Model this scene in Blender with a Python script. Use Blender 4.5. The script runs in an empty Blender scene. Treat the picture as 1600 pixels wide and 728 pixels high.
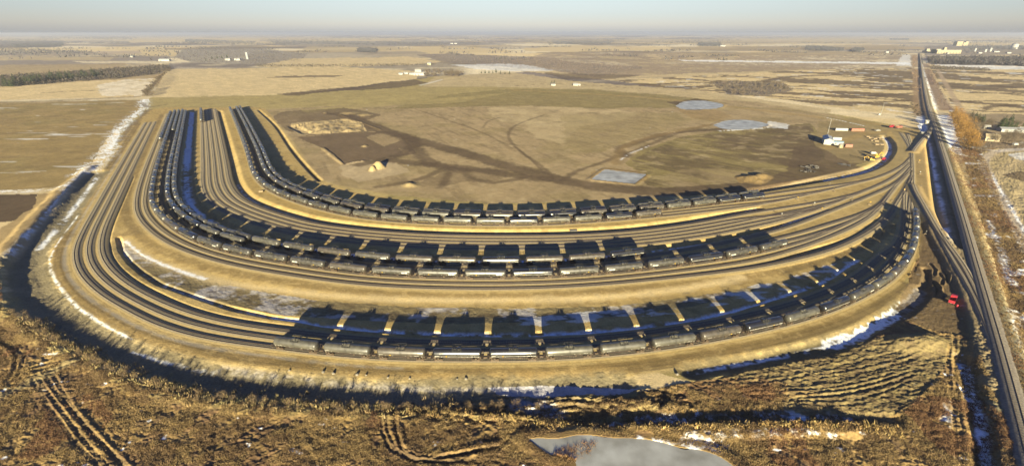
import bpy, bmesh, math, random
import numpy as np
from mathutils import Vector, Matrix
R = math.radians
C = bpy.context.scene.collection
random.seed(7); rng = np.random.default_rng(7)

# ------------------------------------------------------------------ camera, sky, sun, exposure
F, YH, HC = 720.0, 52.0, 98.0
TILT = math.atan((364 - YH) / F)
cam = bpy.data.cameras.new('camera'); co = bpy.data.objects.new('camera', cam); C.objects.link(co)
cam.sensor_width = 36; cam.lens = F / 1600 * 36; cam.clip_start = 1; cam.clip_end = 200000
co.location = (0, 0, HC); co.rotation_euler = (math.pi / 2 - TILT, 0, 0)
sc = bpy.context.scene; sc.camera = co
SUN_EL = 11.0
w = bpy.data.worlds.new('World'); sc.world = w; w.use_nodes = True
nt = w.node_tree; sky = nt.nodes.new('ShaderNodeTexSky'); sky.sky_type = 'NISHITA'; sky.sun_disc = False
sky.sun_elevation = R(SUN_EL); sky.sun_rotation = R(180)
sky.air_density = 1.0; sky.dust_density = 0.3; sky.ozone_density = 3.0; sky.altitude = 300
# hazy winter air: the sky is dimmer and greyer towards the horizon, and tinted darker and bluer overhead, out of view, to set the shadow tone
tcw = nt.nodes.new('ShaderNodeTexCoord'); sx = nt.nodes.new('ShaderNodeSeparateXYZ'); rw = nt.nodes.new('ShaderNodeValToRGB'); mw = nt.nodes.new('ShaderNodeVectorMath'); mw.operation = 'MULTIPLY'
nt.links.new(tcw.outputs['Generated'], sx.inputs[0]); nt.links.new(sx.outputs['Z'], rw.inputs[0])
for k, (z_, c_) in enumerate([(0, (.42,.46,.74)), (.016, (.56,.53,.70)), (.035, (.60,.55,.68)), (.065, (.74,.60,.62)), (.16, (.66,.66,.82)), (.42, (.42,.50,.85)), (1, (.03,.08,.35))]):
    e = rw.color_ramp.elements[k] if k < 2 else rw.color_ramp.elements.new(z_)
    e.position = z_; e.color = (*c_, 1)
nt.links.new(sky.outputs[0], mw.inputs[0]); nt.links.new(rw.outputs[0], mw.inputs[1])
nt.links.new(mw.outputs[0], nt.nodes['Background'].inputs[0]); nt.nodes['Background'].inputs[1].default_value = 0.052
sl = bpy.data.lights.new('sun', 'SUN'); sl.energy = 5.0; sl.angle = R(0.5); sl.color = (1.0, 0.885, 0.57)
so = bpy.data.objects.new('sun', sl); C.objects.link(so); so.rotation_euler = (R(90 - SUN_EL), 0, 0)
sc.view_settings.view_transform = 'Standard'; sc.view_settings.look = 'None'; sc.view_settings.gamma = 1
sc.view_settings.exposure = 2.08; sc.view_settings.use_curve_mapping = False
sc.cycles.max_bounces = 4; sc.cycles.diffuse_bounces = 2; sc.cycles.glossy_bounces = 2; sc.cycles.volume_bounces = 0
sc.cycles.transparent_max_bounces = 4; sc.cycles.use_denoising = True

# ------------------------------------------------------------------ points read off the ground plane
ST, CT = math.sin(TILT), math.cos(TILT)
def P(u, v, z=0.0):
    """ground point seen at photo position u, v"""
    dx = (u - 800) / F; dv = (v - 364) / F
    k = (HC - z) / (ST + dv * CT)
    return np.array([dx * k, (CT - dv * ST) * k])
def PP(pts): return np.array([P(*p) for p in pts])
def inv(x, y, z=0.0):
    zc = y * CT + (HC - z) * ST
    return 800 + F * x / zc, 364 + F * ((HC - z) * CT - y * ST) / zc
def catmull(W, step):
    W = np.asarray(W, float)
    P0 = np.vstack([2 * W[0] - W[1], W, 2 * W[-1] - W[-2]]); out = []
    for i in range(len(W) - 1):
        a, b, c, d = P0[i:i + 4]; n = max(1, int(np.linalg.norm(c - b) / step)); t = np.arange(n)[:, None] / n
        out.append(.5 * ((2 * b) + (c - a) * t + (2 * a - 5 * b + 4 * c - d) * t**2 + (3 * b - a - 3 * c + d) * t**3))
    return np.vstack(out + [W[-1:]])
def resample(W, step):
    s = np.r_[0, np.cumsum(np.linalg.norm(np.diff(W, axis=0), axis=1))]; n = max(2, int(s[-1] / step) + 1)
    q = np.linspace(0, s[-1], n); return np.c_[np.interp(q, s, W[:, 0]), np.interp(q, s, W[:, 1])]
def smooth(W, k):
    W = W.copy()
    for _ in range(k): W[1:-1] = (W[:-2] + 2 * W[1:-1] + W[2:]) / 4
    return W
def curve(px, step=4, k=40):
    return smooth(resample(catmull(PP(px), step), step), k)
def normals(W):
    t = np.gradient(W, axis=0); t /= np.linalg.norm(t, axis=1)[:, None] + 1e-9; return np.c_[-t[:, 1], t[:, 0]]
def sstep(a, b, x):
    t = np.clip((x - a) / (b - a), 0, 1); return t * t * (3 - 2 * t)
def hsh(i, j, s):
    h = (i.astype(np.int64) * 374761393 + j.astype(np.int64) * 668265263 + s * 1274126177) & 0xffffffff
    h = ((h ^ (h >> 13)) * 1274126177) & 0xffffffff
    h = ((h ^ (h >> 16)) * 2246822519) & 0xffffffff
    return ((h ^ (h >> 15)) & 0xffffff) / float(0xffffff)
def vn(x, y, s=0):
    i = np.floor(x); j = np.floor(y); a = x - i; b = y - j; a = a * a * (3 - 2 * a); b = b * b * (3 - 2 * b)
    return (hsh(i, j, s) * (1 - a) + hsh(i + 1, j, s) * a) * (1 - b) + (hsh(i, j + 1, s) * (1 - a) + hsh(i + 1, j + 1, s) * a) * b
def fbm(x, y, o=4, s=0):
    r = 0; a = .5; t = 0
    for k in range(o): r = r + a * vn(x * 2**k + 17 * k, y * 2**k + 31 * k, s + k); t += a; a *= .55
    return r / t

# ------------------------------------------------------------------ track centre lines
def U_of(W): return inv(W[:, 0], W[:, 1])[0]
def offs(W, d, merge=None, start=None):
    """parallel line d metres to the inside; d eases to 0 between the indices of merge"""
    n = len(W); dd = np.full(n, float(d))
    if merge: dd *= 1 - sstep(merge[0], merge[1], np.arange(n))
    return W + normals(W) * dd[:, None]
T1 = curve([(227.5,191.6),(188,259),(147.5,330),(131,360),(120,385),(118.6,400),(121,415),(131,433),(150,452),(172,468),(196,481),(240,504),(292,521),(344,532),(423,542.5),(499,552),(580,559.5),(665,562.5),(751,563),(836,562),(922,557.5),(1006,549),(1085,537.5),(1156,524),(1220,510),(1277,494),(1324,476),(1358,459),(1388,441),(1409,420),(1420,402),(1428,375),(1429,352),(1427,335),(1426,315),(1425.5,298),(1425,250),(1423,226),(1417,208)], 3, 16)
M3 = curve([(274,177),(249.5,256),(240,300),(238.5,312),(240,325),(248,337),(262,352),(284,367),(310,380),(349,393.5),(395,403.5),(447.5,412.5),(510,422),(575.5,430),(645,434),(719.5,436),(795,436),(870.5,434),(944.5,429),(1015.5,422),(1078,414),(1139,405),(1184,396.5),(1226,386),(1270,373),(1320,351),(1350,337),(1372,323),(1388,306),(1401,289),(1423.5,267)], 3, 16)
I1 = curve([(314.5,172),(316,215),(317,255),(317,285),(320,300),(326,312),(340,325),(374,341),(409,353),(450,365),(500,373),(560,380),(650,386.5),(730,389),(800,389.5),(900,388),(1000,382),(1055,375.5),(1110,367.5),(1165,357),(1220,344.5),(1274,328),(1322,310),(1379,287),(1403.6,272.5),(1423,254.5)], 3, 16)
N1 = curve([(359.6,171),(372,201),(385.7,237),(395,269),(403,283),(417,296),(436,306),(457,314.5),(483,323),(514,331),(550,339),(592,344.5),(637,348.5),(685,351),(735,352.5),(787,353),(836,352.5),(890,350),(940,346.5),(990,342.5),(1033,338.5),(1110,330),(1192,319),(1232,311),(1298,296),(1370,278),(1408,261),(1424,246)], 3, 16)
def idx_u(W, u, right=True):
    uu = U_of(W); k = int(np.argmin(np.abs(uu - u) + (0 if not right else np.where(np.arange(len(W)) < len(W) * .5, 1e4, 0)))); return k
def cut(W, px0=None, px1=None):
    a = 0 if px0 is None else int(np.argmin(np.linalg.norm(W - P(*px0), axis=1)))
    b = len(W) if px1 is None else int(np.argmin(np.linalg.norm(W - P(*px1), axis=1))) + 1
    return W[min(a, b):max(a, b)]
def join(W, upx, px):
    k = idx_u(W, upx); return smooth(resample(catmull(np.vstack([W[:k:12], PP(px)]), 3), 3), 30)
TR = {}
TR['T1'] = T1
TR['T2'] = smooth(cut(offs(T1, 4.6, (idx_u(T1, 1400), len(T1) - 70)), None, (1424.5,285)), 20)
TR['T3'] = join(offs(T1, 9.2), 1385, [(1402,390),(1410,365),(1412.6,340),(1412.4,318),(1414,298),(1424.5,275)])
m3 = M3
TR['M1'] = join(offs(M3, -8.6), 1075, [(1150,423),(1219,411),(1287.6,394.6),(1330,378),(1370,355),(1390,335),(1401,317.6),(1412.6,299.5),(1424,279)])
TR['M2'] = join(offs(M3, -4.3), 1075, [(1150,412.5),(1219,397),(1282,376),(1330,356),(1362,337),(1376,322),(1388,306)])
TR['M3'] = M3
TR['M4'] = cut(offs(M3, 4.3, (idx_u(M3, 1215), idx_u(M3, 1330))), None, (1335,345))
TR['M5'] = cut(offs(M3, 8.6, (idx_u(M3, 1215), idx_u(M3, 1380))), None, (1386,308))
TR['M6'] = join(offs(M3, 12.2), 1000, [(1100,386),(1221.5,358.5),(1296,331),(1340,314),(1383,296),(1405.9,282.7),(1424,261)])
TR['I1'] = I1
for k, (a, b) in enumerate([(1170, 1290), (1190, 1320), (1150, 1290), (1180, 1350)]):
    TR['I%d' % (k + 2)] = cut(offs(I1, 3.95 * (k + 1), (idx_u(I1, a), idx_u(I1, b))), None, (b, inv(*I1[idx_u(I1, b)])[1]))
TR['N1'] = N1
for k, (a, b) in enumerate([(1120, 1240), (1150, 1300), (1190, 1370)]):
    TR['N%d' % (k + 2)] = cut(offs(N1, 4.1 * (k + 1), (idx_u(N1, a), idx_u(N1, b))), None, (b, inv(*N1[idx_u(N1, b)])[1]))
TR['S2'] = curve([(1407,208),(1415,219),(1422,232),(1425,245)], 2, 10)
TR['C1'] = curve([(1425.6,290),(1429,300),(1440,320),(1465,365),(1500,415),(1519,450),(1538,492),(1562,567)], 3, 10)
TR['C2'] = curve([(1463,362),(1480,396),(1500,430),(1518,462),(1537,505),(1556,556),(1575,625)], 3, 10)
TR['C3'] = curve([(1425,238),(1430,231),(1441,218),(1449,209),(1456,198),(1456,186),(1451.5,168)], 3, 10)
ML = curve([(1437,84),(1440,110),(1444,140),(1447.5,160),(1452.5,180),(1461,204),(1469,230),(1478,260),(1489,298),(1500,335),(1518,400),(1537,468),(1559,545),(1580,625),(1600,703),(1625,800),(1650,900)], 5, 20)

# ------------------------------------------------------------------ the ground: colours and heights worked out per vertex from traced outlines
SAND=(.375,.27,.105); SANDL=(.46,.345,.155); SANDR=(.31,.22,.088); OLIVE=(.215,.17,.07); OLIVEL=(.315,.25,.105); SOIL=(.105,.074,.045); SOILD=(.055,.04,.027)
TAN=(.32,.24,.13); TANL=(.42,.33,.185); STUB=(.54,.42,.225); STUBW=(.60,.51,.34); RED=(.155,.098,.052); GOLD=(.25,.17,.072); SNOW=(.80,.83,.86); GREY=(.15,.125,.11); WOOD=(.12,.098,.085); BALL=(.19,.155,.115); MUD=(.14,.10,.055); PALE=(.42,.33,.2)
PONDS = [([(922,281),(944,265),(1012,273),(992,288.5)], .35), ([(1113,196),(1135,189),(1165,188),(1192,192),(1200,197),(1165,203),(1130,202)], .35),
         ([(1055,166),(1070,159),(1100,158),(1130,164),(1120,170),(1085,172),(1065,171)], .35),
         ([(818,686),(840,683),(870,684),(905,678),(935,680),(960,683),(1000,684),(1035,690),(1062,698),(1085,700),(1120,710),(1150,730),(1180,770),(1100,790),(960,790),(900,745),(895,720),(860,716),(835,700)], .5)]
class Ter:
    def __init__(s, X, Y):
        s.X, s.Y = X, Y; n = len(X); s.n = n
        s.r = np.hypot(X, Y); s.az = np.arctan2(X, np.maximum(Y, 1e-3))
        zc = np.maximum(Y * CT + HC * ST, 5.0)
        s.U = 800 + F * X / zc; s.V = 364 + F * (HC * CT - Y * ST) / zc
        lr = np.log(np.maximum(s.r, 1))
        s.w1 = fbm(s.az * 40, lr * 40, 4, 3) - .5; s.w2 = fbm(s.az * 40 + 9, lr * 40 + 5, 4, 11) - .5
        s.f1 = fbm(X / 2.5, Y / 2.5, 3, 21); s.f2 = fbm(X / 14, Y / 14, 4, 22); s.f3 = fbm(X / 70, Y / 70, 4, 23)
        s.Z = np.zeros(n); s.C = np.zeros((n, 3)); s.K = np.zeros(n)
        near = s.r < 1900; s.near = np.where(near)[0]; s.far = np.where(~near)[0]
        s.cs = 25.0
        cx = np.floor(X[s.near] / s.cs).astype(int) + 200; cy = np.floor(Y[s.near] / s.cs).astype(int) + 200
        cid = np.clip(cx, 0, 399) * 400 + np.clip(cy, 0, 399); o = np.argsort(cid, kind='stable'); s.ord = s.near[o]
        s.st = np.searchsorted(cid[o], np.arange(160001))
    def dist(s, W, rad):
        D = np.full(s.n, 1e9)
        for a, b in zip(W[:-1], W[1:]):
            lo = np.minimum(a, b) - rad; hi = np.maximum(a, b) + rad
            if np.hypot(*a) < 2000:
                i0, j0 = np.clip((np.floor(lo / s.cs) + 200).astype(int), 0, 399); i1, j1 = np.clip((np.floor(hi / s.cs) + 200).astype(int), 0, 399)
                idx = np.concatenate([s.ord[s.st[i * 400 + j0]:s.st[i * 400 + j1 + 1]] for i in range(i0, i1 + 1)])
            else:
                m = (s.X[s.far] > lo[0]) & (s.X[s.far] < hi[0]) & (s.Y[s.far] > lo[1]) & (s.Y[s.far] < hi[1]); idx = s.far[m]
            if len(idx) == 0: continue
            px = s.X[idx] - a[0]; py = s.Y[idx] - a[1]; ab = b - a; t = np.clip((px * ab[0] + py * ab[1]) / (ab @ ab + 1e-9), 0, 1)
            d = np.hypot(px - t * ab[0], py - t * ab[1]); D[idx] = np.minimum(D[idx], d)
        return D
    def inside(s, px, e):
        u = s.U + s.w1 * e * 2; v = s.V + s.w2 * e * .7
        px = np.array(px, float); lo = px.min(0); hi = px.max(0)
        c = np.where((u > lo[0]) & (u < hi[0]) & (v > lo[1]) & (v < hi[1]))[0]; u = u[c]; v = v[c]; r = np.zeros(len(c), bool)
        for (x0, y0), (x1, y1) in zip(px, np.roll(px, -1, 0)):
            if y0 == y1: continue
            r ^= ((y0 > v) != (y1 > v)) & (u < (x1 - x0) * (v - y0) / (y1 - y0) + x0)
        return c[r]
    def mix(s, idx, col, a):
        a = np.clip(a, 0, 1)
        if np.ndim(a): a = a[:, None]
        s.C[idx] = s.C[idx] * (1 - a) + np.array(col) * a
    def poly(s, px, col, a=1., e=6, var=0., k=None):
        i = s.inside(px, e)
        aa = a if not var else a * sstep(.5 - var, .5 + var * .3, s.f2[i] * .6 + s.f3[i] * .4)
        s.mix(i, col, aa)
        if k is not None: s.K[i] = k
        return i
    def line(s, px, wid, col, a=1., soft=1.5, rag=0., W=None, holes=0., k=None):
        if W is None: W = catmull(PP(px), 12)
        D = s.dist(W, wid + soft + rag + 1)
        i = np.where(D < wid + soft + rag)[0]
        d = D[i] + (s.f2[i] + s.f1[i] - 1) * 2 * rag
        aa = a * (1 - sstep(wid - soft, wid + soft, d))
        if holes: aa = aa * sstep(holes - .08, holes + .08, s.f2[i] * .5 + s.f1[i] * .5)
        s.mix(i, col, aa)
        if k is not None: s.K[i] = np.where(aa > .5, k, s.K[i])
        return i, aa
    def bank(s, px, flat, slope, h, W=None, rag=0.):
        """raise (h > 0) or dig (h < 0) along a line: flat half width, then a slope"""
        if W is None: W = catmull(PP(px), 12)
        D = s.dist(W, flat + slope + rag + 1); i = np.where(D < flat + slope + rag)[0]
        d = D[i] + (s.f2[i] - .5) * 2 * rag
        s.Z[i] += h * (1 - sstep(flat, flat + slope, d))
def line_fields(s):
    """section grid of far fields: a colour for each field, thin lanes between"""
    a = R(35); X, Y = s.X, s.Y
    p = X * math.cos(a) + Y * math.sin(a); q = -X * math.sin(a) + Y * math.cos(a)
    ci = np.floor(p / 805); cj = np.floor(q / 1610); h0 = hsh(ci, cj, 5)
    sp = np.where(h0 > .5, 3, 2); sq = np.floor((q / 1610 - cj) * sp); h = hsh(ci * 7 + sq, cj * 3, 9)
    cols = np.array([TANL, STUB, (.20,.165,.14), TAN, STUBW, (.31,.26,.20), (.37,.29,.20), STUB, TANL])
    col = cols[np.minimum((h * 9).astype(int), 8)]
    m = .92 + .36 * fbm(X / 300, Y / 300, 4, 2)
    s.C[:] = col * m[:, None]
    # bush land and sloughs
    b = fbm(X / 900 + 3, Y / 900, 5, 40); s.mix(np.arange(s.n), WOOD, .7 * sstep(.56, .62, b))
    b = fbm(X / 500 + 3, Y / 260, 4, 44); s.mix(np.arange(s.n), STUBW, .7 * sstep(.60, .66, b))
    e = np.minimum(np.abs((p / 805) % 1 - .5), 1) ; s.mix(np.arange(s.n), WOOD, .5 * (e > .488) * (hsh(ci, cj, 8) > .3))
def rise(d): return 1.3 * (1 - sstep(3, 45, d))
def ground(s):
    line_fields(s)
    X, Y, U, V = s.X, s.Y, s.U, s.V
    n = np.arange(s.n)
    # -- far fields traced
    s.poly([(-300,57),(420,55),(500,60),(480,66),(380,63),(-300,66)], STUB, .8, 3, .3)
    s.poly([(205,60),(290,58),(290,66),(200,67)], STUB, 1, 2); s.poly([(302,58),(410,60),(400,70),(304,68)], STUB, 1, 2)
    s.poly([(-300,63),(60,61),(70,68),(-300,72)], STUB, 1, 3); s.poly([(-300,66),(100,64),(95,74),(-300,80)], WOOD, .9, 3)
    s.poly([(215,79),(280,79),(275,88),(228,88)], STUB, 1, 2)
    s.poly([(-300,80),(120,79),(180,86),(260,88),(240,104),(60,108),(-300,112)], (.24,.20,.16), .75, 4, .25)
    s.poly([(-300,90),(180,90),(170,95),(-300,93)], TANL, .7, 3); s.poly([(110,96),(280,96),(270,100),(130,99)], STUBW, .8, 3)
    s.poly([(-300,105),(200,100),(180,112),(60,116),(-300,122)], TAN, .9, 4)
    s.poly([(285,78),(400,76),(480,84),(470,97),(400,101),(300,98),(272,90)], (.27,.235,.19), .9, 3)
    s.poly([(420,60),(640,60),(620,66),(480,66)], STUB, .8, 3); s.poly([(560,74),(720,73),(820,80),(700,84),(590,82)], STUB, .9, 3)
    s.poly([(480,73),(600,70),(640,78),(560,82),(470,80)], TANL, .8, 3); s.poly([(430,66),(700,64),(800,70),(560,74),(430,72)], (.22,.19,.16), .75, 3)
    s.poly([(390,84),(650,80),(700,90),(480,100),(380,100)], (.25,.21,.165), .7, 4)
    s.poly([(400,104),(460,92),(640,89),(690,97),(640,102),(420,106)], STUB, .9, 3)
    s.poly([(650,86),(700,84),(900,92),(1010,106),(930,120),(880,112),(700,98)], (.20,.165,.13), .95, 4)
    s.poly([(700,101),(800,100),(850,106),(910,110),(800,112),(740,108)], SNOW, .45, 4)
    s.poly([(820,76),(900,71),(1000,74),(1040,80),(960,80),(880,82),(820,80)], STUB, .95, 2)
    s.poly([(860,82),(1060,82),(1200,84),(1428,86),(1428,110),(1180,112),(1010,118),(930,122),(850,108),(800,96)], (.25,.19,.13), .9, 4, .2)
    s.poly([(930,87),(1000,90),(1010,94),(940,92)], TANL, .7, 3); s.poly([(860,92),(960,96),(990,104),(900,98)], STUBW, .4, 3, .2)
    s.poly([(1060,84),(1400,80),(1420,84),(1100,89)], TAN, .8, 3)
    s.poly([(780,61),(900,62),(1200,60),(1420,58),(1420,68),(1180,70),(1000,69),(860,68)], TANL, .8, 3, .3)
    s.poly([(1040,74),(1400,70),(1420,78),(1200,80),(1060,78)], TAN, .8, 3)
    s.poly([(1060,94),(1250,96),(1420,98),(1424,101),(1200,98),(1070,96)], SNOW, .7, 2)
    s.poly([(1150,58),(1420,56),(1700,56),(1700,62),(1400,64),(1140,64)], STUB, .7, 3, .3)
    s.poly([(1470,66),(1700,66),(1700,71),(1500,72)], STUB, .9, 2)
    s.poly([(1444,72),(1700,72),(1700,86),(1444,87)], (.17,.14,.12), .8, 3)
    s.poly([(1446,88),(1700,90),(1700,106),(1452,101)], WOOD, 1, 2)
    # fields with dark wet hollows on both sides of the railway
    s.line([(235,113),(262,108)], 8, WOOD, .5, 3, 3); f = [(960,126),(1100,118),(1250,110),(1424,106),(1432,150),(1440,182),(1330,172),(1240,158),(1130,146),(1040,138)]
    s.poly(f, STUB, 1, 3); s.poly([(1450,101),(1700,106),(1700,190),(1560,180),(1490,170),(1462,130)], STUB, 1, 3)
    g = fbm(s.az * 9 + 2, np.log(np.maximum(s.r, 1)) * 26, 4, 61)
    for q in (f, [(1452,104),(1700,108),(1700,176),(1560,176),(1490,168)]):
        i = s.inside(q, 3); s.mix(i, SOIL, .85 * sstep(.535, .56, g[i])); s.mix(i, SNOW, .35 * sstep(.66, .72, s.w1[i] + .5))
    for L, wd in (([(960,137),(1060,130),(1200,128),(1330,134),(1425,140)], 9), ([(1040,138),(1130,134),(1260,140),(1340,150),(1428,146)], 8), ([(1190,128),(1240,120),(1330,118),(1400,124)], 12), ([(1140,148),(1230,152),(1330,160),(1420,158)], 6),
                  ([(1480,133),(1530,137),(1600,134),(1700,134)], 30), ([(1515,145),(1560,146),(1620,152)], 8), ([(1495,160),(1540,158),(1640,160)], 6), ([(1540,172),(1545,167),(1580,165)], 6), ([(1520,173),(1560,175),(1640,173)], 6), ([(1500,122),(1560,124),(1660,128)], 8)):
        s.line(L, wd, SOIL, .85, 4, 5)
    s.poly([(1110,130),(1150,127),(1225,132),(1240,142),(1200,150),(1140,148)], GREY, .8, 4)
    s.poly([(1452,101),(1500,102),(1700,106),(1700,110),(1500,108)], SNOW, .6, 2)
    s.poly([(1410,86),(1422,86),(1424,104),(1400,103)], SNOW, .5, 2)
    # -- near left fields
    s.poly([(262,108),(420,107),(500,103),(660,112),(650,124),(600,130),(520,140),(430,149),(330,154),(236,153)], STUB, 1, 2)
    i = s.inside([(262,108),(500,103),(660,112),(520,140),(330,154),(236,153)], 1)
    a = R(35); st = np.sin((X[i] * math.cos(a) + Y[i] * math.sin(a)) / 5.5 + 2 * s.f3[i]) * .5 + .5; s.mix(i, TANL, .6 * st * fbm(X[i] / 60, Y[i] / 60, 3, 66))
    s.poly([(405,122),(450,119),(540,118),(520,121)], SOIL, .8, 2)
    s.poly([(-400,137),(120,127),(245,123),(226,152),(120,154),(-400,166)], STUB, 1, 2); s.poly([(150,136),(180,128),(246,123),(230,150),(160,150)], SNOW, .3, 12, .35)
    s.line([(60,146),(110,143),(160,141)], 4, SOIL, .7, 3, 3); s.line([(-200,160),(0,160),(80,158),(180,153),(215,151)], 6, SOIL, .6, 4, 3)
    s.poly([(-500,168),(60,161),(218,156),(226,168),(190,195),(160,225),(140,262),(100,292),(-500,330)], (.275,.20,.085), 1, 5)
    i = s.inside([(-500,168),(218,156),(226,168),(160,225),(140,262),(-500,310)], 4)
    g2 = fbm(X[i] / 60, Y[i] / 9, 4, 71); s.mix(i, SNOW, .5 * sstep(.76, .82, g2 + .12 * s.f3[i])); s.mix(i, OLIVE, .5 * sstep(.5, .65, s.f3[i])); s.K[i] = .15; s.mix(i, SOIL, .25 * sstep(.5, .7, fbm(X[i] / 25, Y[i] / 10, 4, 72)))
    # olive grass between the stubble field and the yard
    s.poly([(236,153),(430,149),(560,140),(600,131),(680,120),(900,128),(1100,146),(1300,178),(1420,200),(1440,700),(600,460),(200,400),(150,300),(190,200),(228,158)], OLIVEL, 1, 3)
    s.poly([(430,148),(500,140),(560,135),(620,127),(650,125),(670,130),(620,138),(520,143),(460,150)], SOIL, .8, 3)
    s.poly([(680,120),(800,113),(860,122),(900,128),(960,132),(1080,140),(1300,172),(1290,180),(1100,155),(900,140),(780,136),(660,136)], TANL, .9, 3)
    s.poly([(850,114),(1000,118),(960,124),(880,124)], SOIL, .7, 3)
    s.line([(800,135),(860,131),(905,132),(1000,139)], 1.5, SOIL, .7, 1.5); s.line([(655,134),(675,129),(690,125)], 3, SNOW, .5, 2)
    # inner field
    s.poly([(400,172),(560,164),(700,157),(800,150),(1000,148),(1180,160),(1300,180),(1400,210),(1380,240),(1300,268),(1180,298),(980,312),(760,318),(600,303),(500,285),(440,240),(415,200)], TAN, 1, 3, 0, .12)
    i = s.inside([(400,172),(700,157),(1000,148),(1180,160),(1300,180),(1400,210),(1380,240),(1300,268),(1180,298),(980,314),(760,320),(600,305),(500,285),(440,240),(415,200)], 1)
    q1 = fbm((X[i] + Y[i] * .5) / 6, (Y[i] - X[i] * .5) / 30, 4, 73); q2 = fbm(X[i] / 7, Y[i] / 7, 5, 74); s.mix(i, SOIL, .30 * sstep(.50, .70, q1)); s.mix(i, TANL, .35 * sstep(.55, .7, q2)); s.mix(i, OLIVE, .35 * sstep(.5, .68, fbm(X[i] / 40, Y[i] / 26, 4, 75))); s.mix(i, SNOW, .5 * sstep(.84, .87, q2))
    s.poly([(760,170),(830,166),(960,170),(1000,178),(960,190),(870,200),(780,190)], TANL, .7, 10, .3); s.poly([(820,190),(910,188),(880,225),(830,215)], TANL, .6, 12, .3)
    s.poly([(880,180),(1050,175),(1080,190),(1000,215),(930,240),(880,235)], OLIVE, .45, 12, .35)
    s.poly([(700,148),(800,139),(930,140),(1080,152),(1120,158),(1060,168),(940,170),(820,165),(700,168),(600,172)], OLIVE, .85, 4); s.poly([(1040,160),(1090,154),(1110,158),(1060,165)], SOIL, .9, 3)
    s.poly([(470,172),(600,160),(740,150),(800,144),(720,160),(600,166),(480,176)], OLIVEL, .8, 4)
    s.poly([(425,185),(440,175),(540,168),(600,180),(560,190),(590,205),(480,212),(450,205)], SOIL, .8, 5, .5)
    s.poly([(465,214),(540,208),(620,205),(640,225),(650,240),(600,248),(560,255),(535,257),(520,240)], (.13,.092,.058), .9, 5)
    s.poly([(540,255),(590,250),(620,255),(640,268),(600,278),(560,285),(535,275),(530,262)], PALE, .75, 5)
    s.poly([(570,215),(600,207),(630,218),(600,230)], TAN, .8, 4); s.poly([(655,228),(690,234),(715,248),(680,250),(658,240)], TAN, .8, 4); s.poly([(622,232),(640,234),(632,239)], TAN, .8, 2)
    s.poly([(690,270),(760,262),(800,268),(780,284),(720,285),(680,292),(640,290)], SOIL, .45, 8, .35)
    D1 = [(520,178),(545,182),(590,200),(640,216),(700,232),(760,250),(800,262),(870,280),(930,291),(1000,298),(1100,299),(1180,295),(1260,280),(1330,262)]
    s.line(D1, 9, SOIL, .85, 3, 2); s.line([(600,250),(660,256),(720,262),(790,272),(850,280)], 7, SOIL, .8, 3, 2)
    s.line([(560,258),(620,244),(650,222),(630,212)], 6, SOIL, .8, 3, 2); s.line([(640,216),(655,240),(680,258),(720,266)], 7, SOIL, .75, 3, 2)
    s.line([(590,292),(640,285),(680,270),(700,262)], 3.5, SOIL, .7, 2, 1); s.line([(720,264),(738,280),(770,286),(830,276)], 3, SOIL, .7, 2, 1); s.line([(690,292),(700,275),(706,262)], 3, SOIL, .7, 2, 1)
    s.line([(880,282),(900,268),(940,254),(1000,232),(1060,208),(1100,197)], 2.5, SOIL, .7, 2, 1); s.line([(864,276),(840,255),(812,236),(795,215),(800,200),(820,190),(850,180)], 1.8, SOIL, .6, 1.5, .5)
    s.line([(850,270),(830,250),(805,230)], 1.2, SOIL, .6, 1, .5); s.line([(755,200),(762,190),(780,184)], 1.5, SOIL, .5, 1.5, .5); s.line([(640,168),(700,188),(755,208),(800,232)], 1.5, SOIL, .45, 1.5, .5)
    s.line([(975,244),(968,232),(985,225),(1040,210),(1110,203),(1180,200)], 5, SOIL, .85, 3, 2)
    s.line([(960,256),(975,230),(1010,216),(1060,205),(1110,195)], 4, GOLD, .6, 3, 2)
    s.line([(970,250),(980,242),(1000,234),(1015,228)], 1.0, SNOW, .95, .8, 1.5, holes=.5)
    s.poly([(975,255),(1000,235),(1060,215),(1120,205),(1200,200),(1265,192),(1285,215),(1290,250),(1330,262),(1200,288),(1100,296),(1010,290),(1000,270)], OLIVE, .95, 5)
    s.poly([(1100,225),(1180,205),(1260,195),(1285,225),(1285,250),(1240,262),(1180,240)], SOIL, .75, 9, .4); i = s.inside([(985,250),(1060,215),(1265,192),(1290,250),(1330,262),(1200,288),(1100,296),(1010,290)], 4); s.mix(i, SOIL, .7 * sstep(.40, .60, fbm((X[i] + Y[i]) / 8, (Y[i] - X[i]) / 45, 4, 79))); s.mix(i, TANL, .4 * sstep(.55, .72, fbm(X[i] / 12, Y[i] / 8, 4, 80)))
    s.poly([(1020,285),(1060,265),(1120,262),(1170,270),(1160,288),(1060,292)], TAN, .45, 6, .4)
    s.poly([(1240,230),(1290,225),(1340,238),(1360,250),(1330,262),(1260,280),(1180,295),(1050,300),(1030,294),(1170,285),(1230,268)], SOIL, .8, 5)
    s.poly([(1150,275),(1190,270),(1200,282),(1155,287)], GOLD, .9, 3); s.poly([(1060,170),(1090,168),(1130,174),(1140,182),(1120,190),(1080,186)], GOLD, .55, 6)
    # work yard around the sheds
    s.poly([(1280,190),(1340,186),(1400,200),(1400,232),(1370,252),(1330,256),(1300,240),(1270,225)], (.25,.19,.09), .8, 5); s.line([(1290,232),(1320,220),(1360,208),(1420,204),(1440,200)], 5, SANDR, .8, 3, 1)
    s.line([(800,141),(900,146),(1000,152),(1100,162),(1200,174),(1300,186),(1370,194),(1420,202)], 7, SANDR, .7, 3, 1)
    s.line([(1150,168),(1230,172),(1300,184),(1345,196)], 3, OLIVE, .8, 3, 1); s.line([(1290,184),(1320,190),(1350,197)], 1.2, SNOW, .8, 1, 1, holes=.48)
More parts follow.
